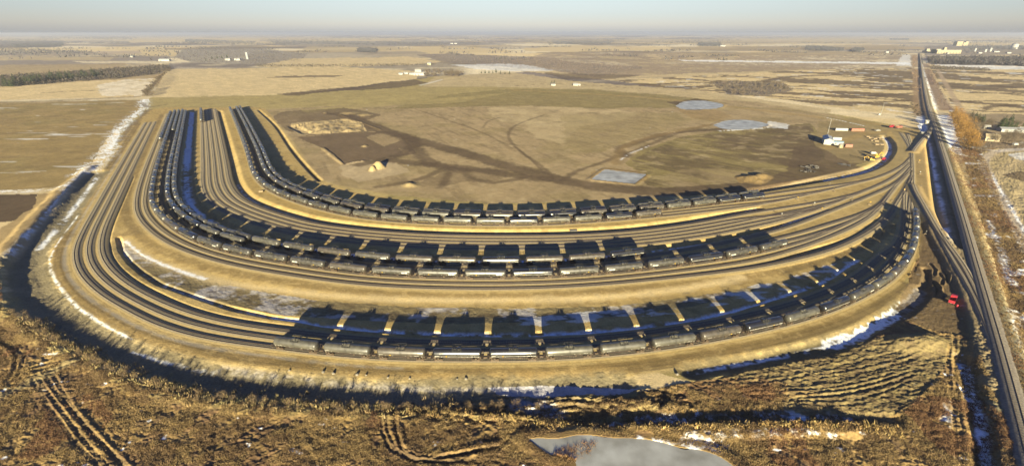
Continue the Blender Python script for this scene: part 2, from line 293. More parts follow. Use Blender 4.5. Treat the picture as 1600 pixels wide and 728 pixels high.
    s.line([(1120,205),(1160,203),(1200,200)], 2.2, SNOW, .8, 1.5, 2, holes=.45); s.poly([(1200,190),(1235,195),(1230,202),(1195,200)], SNOW, .5, 4, .4)
    s.poly([(455,193),(485,190),(540,186),(565,192),(572,205),(520,209),(468,211),(452,200)], (.40,.305,.16), .9, 3); i = s.inside([(460,196),(485,191),(540,187),(563,193),(570,204),(520,208),(472,209)], 4); s.Z[i] += (fbm(X[i] / 9, Y[i] / 22, 4, 130) - .5) * 5.5; s.mix(i, (.25,.185,.1), .7 * sstep(.5, .6, fbm(X[i] / 6, Y[i] / 16, 4, 131)))
    s.bank([(458,197),(478,207)], 3, 4, -1.9, rag=1.5); s.poly([(925,268),(950,262),(1000,268),(1015,275),(1000,288),(960,287),(920,281)], GOLD, .6, 5)
    for u, v, rr, hh in ((592,262,7,5.2),(583,266,4,3.5),(545,177,12,1.5),(572,180,11,1.5),(500,199,6,.9),(533,193,5,1.6),(519,196,5,1.0),(548,197,6,1.2),(640,290,7,1.8),(570,229,4,1.5),(1175,280,14,3),(1190,276,9,2.2),(509,177,4,1.6)):
        c = P(u, v); d = np.hypot(X - c[0], Y - c[1]) + (s.f2 - .5) * rr; s.Z += hh * (1 - sstep(rr * .12, rr, d)); i = np.where(d < rr)[0]; s.mix(i, (.27,.205,.105) if u < 1000 else (.2,.14,.065), .85)
    for a_, b_ in (((530,179),(595,203)),((505,232),(535,256)),((545,255),(566,252))):
        s.bank([a_, ((a_[0]+b_[0])/2, (a_[1]+b_[1])/2), b_], .3, 2, .7, rag=1.4)
    # -- the yard: sand pad
    out = [(150,300),(195,205),(232,172),(262,168),(400,168),(415,170),(450,215),(480,255),(505,283),(560,302),(640,314),(720,319),(800,320),(1000,313),(1180,298),(1300,275),(1370,262),(1392,235),(1385,208),(1420,200),(1440,206),(1455,225),(1462,280),(1472,330),(1462,345),(1452,345),(1447,375),(1436,410),(1412,440),(1370,472),(1300,506),(1240,530),(1160,553),(1060,575),(960,590),(840,597),(700,598),(560,592),(450,580),(350,566),(260,545),(180,516),(120,482),(86,440),(75,405),(90,370),(118,335)]
    i = s.poly(out, SAND, 1, 1.2, 0, .05); s.mix(i, SANDR, .5 * sstep(.45, .62, s.f2[i])); s.mix(i, SANDL, .35 * sstep(.5, .7, s.f3[i]))
    # perimeter road on the outside of the outer tracks
    rt = T1[:idx_u(T1, 1395)]
    s.line(None, 2.9, (.20,.142,.062), .85, 1.2, .5, W=offs(rt, -6.6)); s.line(None, .25, (.14,.10,.05), .6, .3, .3, W=offs(rt, -5.6)); s.line(None, .25, (.14,.10,.05), .6, .3, .3, W=offs(rt, -7.6)); s.line(None, .7, SANDL, .8, .7, .3, W=offs(rt, -3.0)); s.line(None, .9, SANDL, .8, .8, .5, W=offs(rt, -10.0)); s.line(None, .18, SOIL, .5, .2, .3, W=offs(rt, -9.2))
    s.line(None, .7, (.33,.30,.25), .6, .6, .3, W=offs(T1[60:idx_u(T1, 300)], -4.3))
    rd = TR['M1'][:idx_u(TR['M1'], 1380)]; s.line(None, 2.4, (.21,.15,.065), .85, 1.2, .5, W=offs(rd, -5.6)); s.line(None, .7, SANDL, .4, .7, .3, W=offs(rd, -2.6))
    i = s.inside(out, 1); s.mix(i, (.22,.15,.06), .5 * sstep(.52, .7, fbm(X[i] / 3.5, Y[i] / 3.5, 4, 58))); s.mix(i, SANDL, .35 * sstep(.55, .75, fbm(X[i] / 2, Y[i] / 2, 3, 59)))
    s.line([(1432,215),(1440,260),(1446,300),(1452,335)], 5, (.28,.2,.09), .7, 2, 1)
    s.line([(400,172),(440,205),(480,262),(510,287),(600,305)], 3.2, SANDL, .5, 1.5, .6); s.line([(1180,298),(1300,272),(1366,256),(1392,230)], 1, PALE, .5, 1)
    s.line([(1130,306),(1230,296),(1300,284),(1370,270),(1405,250),(1412,225),(1400,206)], 4, (.25,.195,.095), .7, 2, .5)
    # strip of rough ground inside the outer group, and between groups
    lens = [(188,372),(205,385),(240,410),(300,432),(400,452),(500,468),(640,478),(800,480),(960,476),(1080,462),(1180,446),(1230,436),(1180,452),(1080,478),(980,492),(860,502),(700,506),(560,500),(440,492),(340,472),(260,448),(215,420),(192,395)]
    s.poly(lens, (.20,.16,.085), .95, 2.5, 0, .3); i = s.inside(lens, 2); s.mix(i, (.45,.43,.42), .6 * sstep(.52, .62, s.f2[i] * .7 + s.f1[i] * .3)); s.mix(i, SOIL, .5 * sstep(.55, .68, fbm(X[i] / 5, Y[i] / 2, 3, 77)))
    s.line([(192,374),(215,392),(245,408),(290,424),(350,440),(440,452),(560,464),(700,468),(820,467),(960,462),(1080,448),(1160,432)], 2.0, STUB, .8, 2, 1.5)
    s.line([(196,376),(215,392),(232,402),(255,412),(290,425),(320,434)], .9, SNOW, .9, .8, 1.2, holes=.42)
    b2 = [(185,371),(189,390),(203,408),(224,426),(250,443),(300,461),(369,483),(424,495),(465,500),(503,507.5),(606,517),(692,521),(788,522),(903,518.5),(1006,510),(1075,500),(1144,485),(1215,464),(1285,440),(1317,420),(1340,405)]
    s.bank(b2, .4, 1.3, -.75, rag=.4); s.line(b2[7:], .9, SNOW, .95, .6, .8, holes=.43); s.line(b2[3:9], .8, SNOW, .5, .6, .8, holes=.5)
    s.bank([(196,380),(240,412),(300,432),(400,456),(520,472),(660,479),(800,480),(960,475),(1080,461),(1180,443),(1280,412),(1340,385),(1384,350)], 2, 11, -.6, rag=1.5)
    d3 = offs(T1, 12.0); s.bank(None, .3, 1.2, -.4, W=d3[int(len(T1)*.22):idx_u(d3, 1385)])
    s.poly([(1000,478),(1100,462),(1200,440),(1300,412),(1340,402),(1310,425),(1200,466),(1100,486),(960,500),(840,505),(900,490)], (.45,.47,.5), .0, 6)
    i = s.inside([(1000,478),(1100,462),(1200,440),(1300,412),(1340,402),(1310,425),(1200,466),(1100,486),(960,500),(840,508),(720,510),(860,490)], 8); s.mix(i, SNOW, .45 * sstep(.50, .62, fbm(X[i] / 9, Y[i] / 4, 4, 78)))
    # drains between the track groups, snow lying in them
    g1 = offs(M3, 18.5); s.bank(None, 2.2, 3.6, -1.3, W=g1[:idx_u(g1, 1290)]); s.line(None, 2.4, SNOW, 1, .6, .8, W=g1[:int(len(g1)*.30)])
    s.line(None, 1.5, SNOW, .95, .6, .8, W=g1[int(len(g1)*.30):idx_u(g1, 1290)], holes=.41); i, _ = s.line(None, 3.5, SNOW, .6, 1, 2, W=g1[int(len(g1)*.24):int(len(g1)*.42)], holes=.5)
    g1 = offs(I1, 20.5); s.bank(None, 1.2, 4.2, -1.5, W=g1[8:idx_u(g1, 1185)]); s.line(None, 1, SNOW, .5, .8, .8, W=g1[int(len(g1)*.4):idx_u(g1, 1185)], holes=.5)
    g1 = offs(N1, 22.5)
    s.bank([(404,172),(430,196),(455,232),(480,262),(500,282)], .6, 2, -1.1); s.line([(404,172),(430,196),(455,232),(480,262),(500,282)], 1.2, SOILD, .7, .8, .3)
    s.bank([(1130,306),(1200,294),(1290,279),(1350,266),(1378,252),(1391,235),(1390,222),(1382,213)], 1.2, 4, -2.0); s.line([(1290,279),(1350,266),(1378,252),(1391,235),(1390,222),(1382,213)], 1.6, SNOW, .7, .8, 1, holes=.42)
    s.bank([(1390,334),(1372,352),(1340,372),(1288,388),(1219,404),(1150,416),(1080,425)], 1.2, 2.6, -1.3)
    # edges of the pad drop to the outer ditch
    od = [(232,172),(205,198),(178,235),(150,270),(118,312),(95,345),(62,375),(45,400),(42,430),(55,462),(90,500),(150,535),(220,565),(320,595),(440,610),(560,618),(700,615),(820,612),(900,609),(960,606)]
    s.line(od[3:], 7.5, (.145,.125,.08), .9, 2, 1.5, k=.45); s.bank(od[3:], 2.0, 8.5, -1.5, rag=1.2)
    ob = [(140,262),(95,300),(45,350),(5,405),(-8,440),(10,480),(60,525),(130,558),(200,590),(300,620),(400,632),(520,637),(620,640)]
    s.bank(ob, 1.0, 5, .75, rag=1.8); s.bank(ob[:5], 1.0, 5, .5, rag=2.5)
    s.line([(120,335),(95,372),(77,405),(88,440),(122,480),(165,508),(205,528)], .4, SNOW, .75, .5, .8, holes=.42); s.line([(205,545),(260,562),(330,578)], .6, SNOW, .7, .6, 1, holes=.47)
    s.line([(330,572),(450,588),(560,599),(680,604),(800,603)], 1.3, (.36,.33,.29), .6, 1, 1.6, holes=.46); s.line([(150,590),(190,570),(240,600),(300,615)], .8, SNOW, .6, .6, 1.5, holes=.52)
    s.line([(150,275),(120,315),(95,345),(60,385)], 1.6, SNOW, .8, 1, 1.5, holes=.46); s.poly([(760,600),(860,597),(960,600),(1000,606),(950,612),(850,614),(780,612)], (.42,.41,.43), .9, 3)
    sn = [(226,156),(222,170),(200,190),(185,205),(178,222),(165,240),(148,255),(128,272),(108,290),(70,335),(40,370),(10,405),(-30,440)]
    s.line(sn[:8], 5, SNOW, .95, 3, 12, holes=.40); s.line(sn[6:], 3.2, PALE, .8, 2, 1.5); s.line(sn[6:], 1.8, SNOW, .8, 1.2, 2.5, holes=.50); s.line([(-200,296),(0,300),(60,298),(100,293)], 3, SNOW, .75, 2, 3, holes=.42)
    s.line([(224,162),(230,168),(245,166),(262,163)], 3, MUD, .7, 2, 2); s.line([(232,172),(205,198),(188,222)], 3, MUD, .7, 2, 2.5)
    s.poly([(-500,300),(62,304),(50,325),(20,345),(-500,420)], SOIL, 1, 5); s.poly([(62,304),(100,300),(60,345),(10,395),(-60,440),(-60,400),(20,345),(50,325)], GOLD, .7, 4)
    # -- foreground rough grass
    fg = [(-900,430),(-20,440),(5,480),(60,525),(130,562),(200,592),(300,622),(420,636),(560,640),(700,636),(780,628),(900,622),(1000,612),(1060,600),(1200,580),(1340,540),(1400,500),(1420,470),(1420,430),(1438,400),(1450,345),(1475,345),(1530,470),(1540,520),(1560,600),(1590,728),(1640,900),(1900,2000),(-2500,2000)]
    i = s.poly(fg, RED, 1, 3, 0, 1); t = fbm(X[i] / 11, Y[i] / 11, 4, 81); s.mix(i, GOLD, .85 * sstep(.42, .6, t)); s.mix(i, SOIL, .6 * sstep(.55, .68, fbm(X[i] / 6, Y[i] / 6, 4, 82)))
    s.mix(i, (.22,.15,.06), .6 * sstep(.5, .62, fbm(X[i] / 3, Y[i] / 3, 3, 84)))
    s.mix(i, SNOW, .9 * sstep(.80, .83, fbm(X[i] / 4, Y[i] / 2.4, 4, 83) + .06 * s.f3[i]))
    s.line(ob[3:], 3, OLIVEL, .7, 2, 2, k=.8); s.line([(620,640),(760,655),(900,664),(1040,668),(1180,668),(1330,672)], 2.4, GOLD, .8, 1.5, 1.5)
    def ruts(px, wd=.45, dep=.3, col=MUD, a=.75):
        W = catmull(PP(px), 4); jn = np.arange(len(W)) / 9.; W = W + normals(W) * (fbm(jn + px[0][0], jn * 0 + px[0][1], 3, 9)[:, None] - .5) * 2.2; dep = dep * .7; s.line(None, wd, col, a, .3, .25, W=W); s.bank(None, wd * .5, .4, -dep, W=W); s.bank(None, .1, .5, dep * .8, W=offs(W, 1.0))
    for o in (0, 9, 22, 31): ruts([(50+o,592-o*.12),(75+o,630),(115+o*1.3,685),(160+o*1.5,735),(230+o*1.7,820)], .6, .18, MUD, .8)
    for o in (0, 6, 14): ruts([(-10,600+o),(40,575+o),(90,560+o),(125,550+o)], .4, .2, OLIVE); ruts([(10+o,590),(22+o,565),(12+o,545),(-20,530)], .4)
    ruts([(95,612),(150,608),(230,606),(300,614)], .3, .2); s.line([(-40,640),(30,605),(80,580),(135,555)], 3, (.2,.16,.085), .8, 1.5, 1)
    for o in (0, 6, 14, 20): ruts([(597+o,640),(600+o,672),(612+o*.8,700),(640+o*.3,715+o*.2),(700,722-o*.5),(780,716-o)], .4, .35, SOIL)
    # churned mud south of the ditch
    for k in range(16):
        u0 = rng.uniform(650, 900); v0 = rng.uniform(622, 655); L = rng.uniform(40, 120); sl_ = rng.uniform(-.08, .06)
        ruts([(u0, v0), (u0 + L * .5, v0 + L * sl_ + rng.uniform(-3, 3)), (u0 + L, v0 + L * sl_ * 2)], .55, .5, MUD)
    s.poly([(600,640),(700,625),(820,618),(1000,612),(1050,640),(960,655),(800,655),(700,660)], (.17,.13,.07), .6, 5)
    i = s.inside([(590,650),(640,628),(760,616),(900,612),(1060,606),(1090,640),(1000,655),(860,658),(720,662)], 5); s.Z[i] += -np.abs(fbm((X[i] + Y[i]) / 5, (Y[i] - X[i] * .3) / 2.2, 4, 140) - .5) * 3.4 + .35 + (fbm(X[i] / 1.5, Y[i] / 1.5, 3, 141) - .5) * .9; s.mix(i, OLIVEL, .5 * sstep(.5, .64, fbm(X[i] / 4, Y[i] / 2, 4, 142))); s.mix(i, SOILD, .5 * sstep(.52, .66, fbm(X[i] / 5, Y[i] / 2.5, 4, 143)))
    s.bank([(880,628),(930,628),(990,634),(1040,640)], 2, 3, .8, rag=2); s.bank([(860,640),(900,648),(960,650),(1010,650)], 2, 3, -1.2, rag=1.5); s.line([(810,628),(850,632),(870,642)], 2.5, (.4,.4,.42), .8, 1, 1)
    pass
    # lumpy clay heap with dozer ridges, bottom right
    mud = [(1080,600),(1180,575),(1280,552),(1380,525),(1440,520),(1500,530),(1505,545),(1470,580),(1440,615),(1400,645),(1370,655),(1280,650),(1180,640),(1240,620),(1300,612),(1200,608)]
    s.poly(mud, (.19,.145,.07), .9, 4, 0, .3)
    for k in range(26):
        f_ = k / 25 + rng.uniform(-.015, .015); ruts([(1100+130*f_,598+36*f_),(1200+90*f_,588+50*f_),(1300+40*f_,572+66*f_),(1380+6*f_,556+70*f_),(1440-20*f_,540+70*f_)], .35, rng.uniform(.02, .12), (.15,.112,.058), .6)
    s.bank([(1415,537),(1435,535),(1452,534)], 1, 7, 2.0, rag=2); s.poly([(1380,548),(1420,525),(1470,528),(1480,548),(1440,560)], (.2,.155,.075), .8, 3)
    s.poly([(1080,595),(1180,588),(1230,600),(1220,625),(1120,640),(1050,625)], (.17,.1,.05), .8, 6, 0, .9)
    wd = [(1440,452),(1425,470),(1400,488),(1370,505),(1340,522),(1300,536),(1250,548),(1200,558),(1140,568),(1080,578)]
    s.line(wd, 3.8, (.12,.1,.06), .8, 2, 1.5); s.bank(wd, 1.2, 3.5, -1.1, rag=1); s.line(wd[:6], 2.2, SNOW, 1, .6, 2.0, holes=.40); s.line(wd[4:], .8, SNOW, .95, .6, .8, holes=.45)
    s.line([(1000,652),(1060,655),(1130,655),(1200,650),(1260,648),(1330,655)], 1.9, SNOW, .95, .6, 2.6, holes=.48); s.bank([(980,650),(1130,655),(1260,648),(1400,655)], 1, 2, -.7, rag=1)
    s.line([(955,660),(1000,662),(1060,660)], 1.4, SNOW, .95, .7, 1.6, holes=.48)
    s.line([(1000,686),(1040,692),(1070,696),(1085,686),(1110,682),(1160,680),(1230,678),(1320,681)], .8, SNOW, 1, .5, 1.6, holes=.46); s.line([(1078,692),(1095,690),(1120,697)], 2.4, SNOW, 1, .6, 1, holes=.4)
    s.bank([(990,676),(1060,678),(1160,672),(1330,672)], 1.2, 2.5, 1.0, rag=1)
    i = s.inside(mud, 2); s.Z[i] += (np.abs(fbm((X[i] + Y[i] * .6) / 6, (Y[i] - X[i] * .3) / 1.6, 4, 120) - .5) * -.7 + (fbm(X[i] / 1.2, Y[i] / 1.2, 3, 121) - .5) * .5); s.mix(i, SOIL, .5 * sstep(.5, .62, fbm(X[i] / 5, Y[i] / 2, 4, 122))); s.mix(i, OLIVEL, .4 * sstep(.5, .65, fbm(X[i] / 3, Y[i] / 1.5, 4, 123)))
    # land between the yard and the railway
    s.poly([(1437,350),(1455,345),(1475,380),(1510,440),(1530,500),(1525,520),(1470,520),(1420,500),(1400,480),(1436,412)], MUD, .85, 4, 0, .3)
    for k in range(9): u0 = 1450 + rng.uniform(-6, 24); v0 = 400 + rng.uniform(0, 45); ruts([(u0, v0), (u0 + 8, v0 + 9), (u0 + 6, v0 + 18)], .6, .45, MUD)
    s.bank([(1446,420),(1450,430),(1446,445),(1442,452),(1462,462)], .6, 1.6, -.8)
    for px in ([(1492,520),(1493,600),(1500,690),(1505,800)],[(1486,540),(1486,620),(1492,720)],[(1510,500),(1512,560),(1520,640),(1530,740)]): ruts(px, .5, .2, GOLD, .6)
    s.line([(1508,570),(1514,600),(1524,628),(1533,655),(1540,690),(1544,740)], 1.4, SNOW, 1, .6, 1.2, holes=.36); s.bank([(1508,560),(1524,628),(1540,690),(1546,800)], 1, 2.5, -1.0); s.line([(1478,610),(1480,640),(1476,665)], 1.2, SNOW, .9, .6, 2, holes=.52)
    # ditch with snow west of the main line
    dw = [(1450,196),(1456,215),(1463,250),(1470,290),(1477,325),(1487,360),(1497,385)]
    s.line(dw, 5.5, (.16,.13,.08), .9, 2, 1); s.bank(dw, 3, 4.5, -1.8); s.line(dw, 3.2, SNOW, 1, .8, 1.2, holes=.32)
    s.line([(1440,218),(1447,245),(1455,280),(1464,320),(1475,350)], 2.4, (.42,.29,.12), .9, 1.5, 1)
    s.poly([(1430,182),(1446,180),(1500,182),(1505,200),(1498,232),(1480,238),(1462,215),(1438,205)], SNOW, .85, 5, .45); s.poly([(1466,205),(1486,200),(1504,228),(1512,246),(1484,236)], SNOW, .85, 5, .45)
    # east side of the railway
    es = [(1465,150),(1482,165),(1500,230),(1550,400),(1600,560),(1800,1200),(2600,1200),(2600,400),(1700,240),(1560,215),(1500,180)]
    i = s.poly(es, (.13,.09,.052), 1, 4, 0, .8); s.mix(i, (.30,.2,.08), .8 * sstep(.47, .6, fbm(X[i] / 14, Y[i] / 14, 4, 91))); s.mix(i, RED, .5 * sstep(.5, .6, s.f2[i])); s.mix(i, SNOW, .8 * sstep(.66, .70, fbm(X[i] / 12, Y[i] / 8, 4, 92)))
    ef = [(1535,238),(1560,232),(1700,228),(2600,300),(2600,700),(1800,620),(1640,400),(1600,362),(1585,340),(1572,318),(1548,275),(1538,255)]
    i = s.poly(ef, TANL, 1, 2); st = np.sin((X[i] * .6 - Y[i] * .8) / 3 + 3 * s.f3[i]) * .5 + .5; s.mix(i, OLIVE, .35 * st); s.poly([(1565,274),(1590,268),(1700,276),(1700,290),(1600,284)], SOIL, .8, 3); s.poly([(1575,240),(1640,236),(1640,256),(1590,250)], SNOW, .6, 4, .3)
    s.line([(1700,226),(1600,232),(1560,236),(1542,244),(1538,258),(1546,275),(1560,300),(1575,325),(1590,355),(1610,395)], 3.0, (.42,.35,.27), .85, 1.5, 1); s.line([(1548,270),(1562,295),(1580,325),(1600,362)], .9, SNOW, .8, .7, 1, holes=.45)
    s.line([(1568,400),(1574,430),(1590,455)], 1.8, SNOW, .9, .8, 2, holes=.47); s.line([(1545,345),(1560,380),(1572,410)], 1.6, SNOW, .9, .8, 2, holes=.5); s.line([(1530,232),(1560,236),(1600,233)], 4, (.5,.46,.42), .6, 2, 2); s.poly([(1500,180),(1530,178),(1700,180),(1700,232),(1540,232),(1512,220)], (.22,.17,.11), .8, 4)
    s.line([(1575,485),(1582,520),(1590,560)], 1.6, SNOW, .8, .7, 1.5, holes=.5); s.poly([(1570,480),(1600,500),(1640,560),(1610,540)], GOLD, .7, 5)
    # railway bank
    s.line(None, 6.5, (.16,.14,.085), .95, 1.5, .8, W=ML); s.bank(None, 3.6, 6.0, 1.3, W=ML)
    s.line([(1430,86),(1433,120),(1437,150),(1440,180)], 9, (.27,.18,.10), .85, 3, 3); s.line([(1446,100),(1456,130),(1468,155),(1480,172)], 9, (.2,.13,.09), .8, 3, 3); s.line([(1440,100),(1448,128),(1456,150),(1462,172)], 3, SNOW, .7, 1.5, 3, holes=.48)
    s.line([(1462,104),(1480,135),(1498,165),(1512,190)], 4, (.36,.27,.18), .8, 2, 1)
    # level bed for every yard track
    DML = s.dist(ML, 42)
    for k, W in TR.items():
        rad = 3.0; D = s.dist(W[::3] if len(W) > 60 else W, 9); i = np.where(D < 8)[0]; a = 1 - sstep(2.0, 6.0 if k[0] == 'C' else 3.0, D[i])
        if k[0] == 'C':
            s.Z[i] = s.Z[i] * (1 - a) + rise(DML[i]) * a
        else: s.Z[i] = s.Z[i] * (1 - a)
        s.mix(i, SAND if k[0] != 'C' else TAN, .6 * a)
    # surface roughness of its own height
    kk = s.K; yard = kk < .1
    s.Z += (fbm(X / 1.3, Y / 1.3, 3, 101) - .5) * kk * .5 + (fbm(X / 5, Y / 5, 3, 102) - .5) * kk * .7 + (fbm(X / .7, Y / .7, 2, 103) - .5) * kk * .35
    s.Z += (fbm(X / 30, Y / 30, 3, 104) - .5) * .25 * np.clip(kk * 6, 0, 1)
    for px, z in PONDS:
        W = resample(catmull(PP(px + px[:1]), 1.5) if len(px) > 4 else PP(px + px[:1]), 1.5); D = s.dist(W, 4); i = np.where(D < 4)[0]; a = 1 - sstep(.8, 4, D[i]); s.Z[i] = s.Z[i] * (1 - a) + (z + .12) * a
        i = s.inside([tuple(inv(*q)) for q in W], 0); i = i[D[i] > .7]; s.Z[i] = z - .3; s.C[i] = (.12, .1, .07)
    s.Z = np.where(s.r > 1500, s.Z * 0, s.Z)
    i = np.where(s.r < 2500)[0]; s.C[i] *= (.76 + .48 * s.f2[i])[:, None] * (.82 + .36 * s.f1[i])[:, None]
    s.C = np.clip(s.C, .01, .85)

def attr_mat(name, rough=.95, bump=.0, scale=3., contrast=.0, spec=.1):
    m = bpy.data.materials.new(name); m.use_nodes = True; n = m.node_tree; b = n.nodes['Principled BSDF']
    b.inputs['Roughness'].default_value = rough; b.inputs['Specular IOR Level'].default_value = spec
    a = n.nodes.new('ShaderNodeAttribute'); a.attribute_name = 'Col'; g = n.nodes.new('ShaderNodeNewGeometry')
    no = n.nodes.new('ShaderNodeTexNoise'); no.inputs['Scale'].default_value = scale; no.inputs['Detail'].default_value = 4; n.links.new(g.outputs['Position'], no.inputs['Vector'])
    mr = n.nodes.new('ShaderNodeMapRange'); mr.inputs[1].default_value = .3; mr.inputs[2].default_value = .7; mr.inputs[3].default_value = 1 - contrast; mr.inputs[4].default_value = 1 + contrast
    n.links.new(no.outputs[0], mr.inputs[0]); v = n.nodes.new('ShaderNodeVectorMath'); v.operation = 'SCALE'; n.links.new(a.outputs['Color'], v.inputs[0]); n.links.new(mr.outputs[0], v.inputs['Scale'])
    n.links.new(v.outputs[0], b.inputs['Base Color'])
    if bump:
        bp = n.nodes.new('ShaderNodeBump'); bp.inputs['Strength'].default_value = 1; bp.inputs['Distance'].default_value = bump; n.links.new(no.outputs[0], bp.inputs['Height']); n.links.new(bp.outputs[0], b.inputs['Normal'])
    return m
def mat(name, col, rough=.7, var=.15, scale=1.5, metal=0., spec=.4, col2=None, bump=0.):
    m = bpy.data.materials.new(name); m.use_nodes = True; n = m.node_tree; b = n.nodes['Principled BSDF']
    if name.startswith('tank_'): b.inputs['Coat Weight'].default_value = .4; b.inputs['Coat Roughness'].default_value = .28
    b.inputs['Roughness'].default_value = rough; b.inputs['Metallic'].default_value = metal; b.inputs['Specular IOR Level'].default_value = spec
    tc = n.nodes.new('ShaderNodeTexCoord'); no = n.nodes.new('ShaderNodeTexNoise'); no.inputs['Scale'].default_value = scale; no.inputs['Detail'].default_value = 5; n.links.new(tc.outputs['Object'], no.inputs['Vector'])
    r = n.nodes.new('ShaderNodeValToRGB'); r.color_ramp.elements[0].position = .32; r.color_ramp.elements[1].position = .68
    c2 = col2 or tuple(min(1, c * (1 + var)) for c in col); r.color_ramp.elements[0].color = (*[c * (1 - var) for c in col], 1); r.color_ramp.elements[1].color = (*c2, 1)
    n.links.new(no.outputs[0], r.inputs[0]); n.links.new(r.outputs[0], b.inputs['Base Color'])
    if bump:
        bp = n.nodes.new('ShaderNodeBump'); bp.inputs['Distance'].default_value = bump; n.links.new(no.outputs[0], bp.inputs['Height']); n.links.new(bp.outputs[0], b.inputs['Normal'])
    return m
def mesh_np(name, V, Fq, material, col=None, smooth_=False, parent=None, k=4):
    """one mesh object from numpy vertices and equal-sized faces"""
    me = bpy.data.meshes.new(name); V = np.ascontiguousarray(V, np.float32); Fq = np.ascontiguousarray(Fq, np.int32); k = Fq.shape[1]
    me.vertices.add(len(V)); me.vertices.foreach_set('co', V.ravel()); me.loops.add(Fq.size); me.loops.foreach_set('vertex_index', Fq.ravel())
    me.polygons.add(len(Fq)); me.polygons.foreach_set('loop_start', np.arange(0, Fq.size, k, dtype=np.int32)); me.polygons.foreach_set('loop_total', np.full(len(Fq), k, np.int32))
    me.update(calc_edges=True)
    if smooth_: me.polygons.foreach_set('use_smooth', np.ones(len(Fq), bool))
    if col is not None:
        a = me.color_attributes.new('Col', 'FLOAT_COLOR', 'POINT'); c = np.ones((len(V), 4), np.float32); c[:, :3] = col; a.data.foreach_set('color', c.ravel())
    if isinstance(material, (list, tuple)):
        for m in material: me.materials.append(m)
    else: me.materials.append(material)
    o = bpy.data.objects.new(name, me); C.objects.link(o); o.parent = parent
    return o
def struct(o): o['kind'] = 'structure'; return o
def stuff(o, label=None, cat=None):
    o['kind'] = 'stuff'
    if label: o['label'] = label
    if cat: o['category'] = cat
    return o

us = np.r_[-3200, -2400, -1900, -1500, -1200, -950, -750, np.arange(-600, -182, 6), np.arange(-180, 1780, 1.12), np.arange(1784, 2250, 6), 2400, 2700, 3100, 3700, 4500]
vs = np.r_[53.6, 54.2, 54.8, 55.4, np.arange(56, 100, .6), np.arange(100, 745, .93), np.arange(746, 900, 2.2), np.arange(902, 1200, 6), 1230, 1300, 1400, 1520, 1650]
UU, VV = np.meshgrid(us, vs); dv = (VV - 364) / F; kk = HC / (ST + dv * CT); GX = ((UU - 800) / F * kk); GY = (CT - dv * ST) * kk
GX = np.vstack([GX, np.linspace(-9000, 9000, len(us))[None], np.linspace(-9000, 9000, len(us))[None]]); GY = np.vstack([GY, np.full((1, len(us)), -60.), np.full((1, len(us)), -6000.)])
G = Ter(GX.ravel(), GY.ravel()); ground(G)
G.Z[-2 * len(us):] = 0; G.C[-2 * len(us):] = RED
nr, nc = GX.shape; a = np.arange(nr * nc).reshape(nr, nc); Fq = np.stack([a[:-1, :-1], a[1:, :-1], a[1:, 1:], a[:-1, 1:]], -1).reshape(-1, 4)
GM = attr_mat('ground_material', .95, .12, 1.6, .16, .05)
struct(mesh_np('ground', np.c_[G.X, G.Y, G.Z], Fq, GM, G.C))
def heights(xy):
    """height of the ground mesh under points seen in front of the camera"""
    xy = np.asarray(xy, float).reshape(-1, 2); u, v = inv(xy[:, 0], xy[:, 1])
    i = np.clip(np.searchsorted(vs, v), 1, len(vs) - 1); j = np.clip(np.searchsorted(us, u), 1, len(us) - 1)
    tv = np.clip((v - vs[i - 1]) / (vs[i] - vs[i - 1]), 0, 1); tu = np.clip((u - us[j - 1]) / (us[j] - us[j - 1]), 0, 1); Zg = G.Z.reshape(nr, nc)
    return Zg[i - 1, j - 1] * (1 - tv) * (1 - tu) + Zg[i, j - 1] * tv * (1 - tu) + Zg[i - 1, j] * (1 - tv) * tu + Zg[i, j] * tv * tu

# ------------------------------------------------------------------ ponds, frozen over
ICE = mat('ice_material', (.23,.225,.20), .5, .2, .11, 0, .3, col2=(.42,.43,.42), bump=.03)
def pond(px, z, e=1.3):
    W = resample(catmull(PP(px + px[:1]), 1.5) if len(px) > 4 else PP(px + px[:1]), 1.2)[:-1]; n = len(W)
    W = W + (fbm(np.arange(n) / 5., np.zeros(n), 3, 5) - .5)[:, None] * normals(W) * e * 3
    bm = bmesh.new(); f = bm.faces.new([bm.verts.new((p[0], p[1], z)) for p in W]); bmesh.ops.triangulate(bm, faces=[f])
    me = bpy.data.meshes.new('pond'); bm.to_mesh(me); bm.free(); me.materials.append(ICE); o = bpy.data.objects.new('pond', me); C.objects.link(o)
    return struct(o)
for px, z in PONDS: pond(px, z)

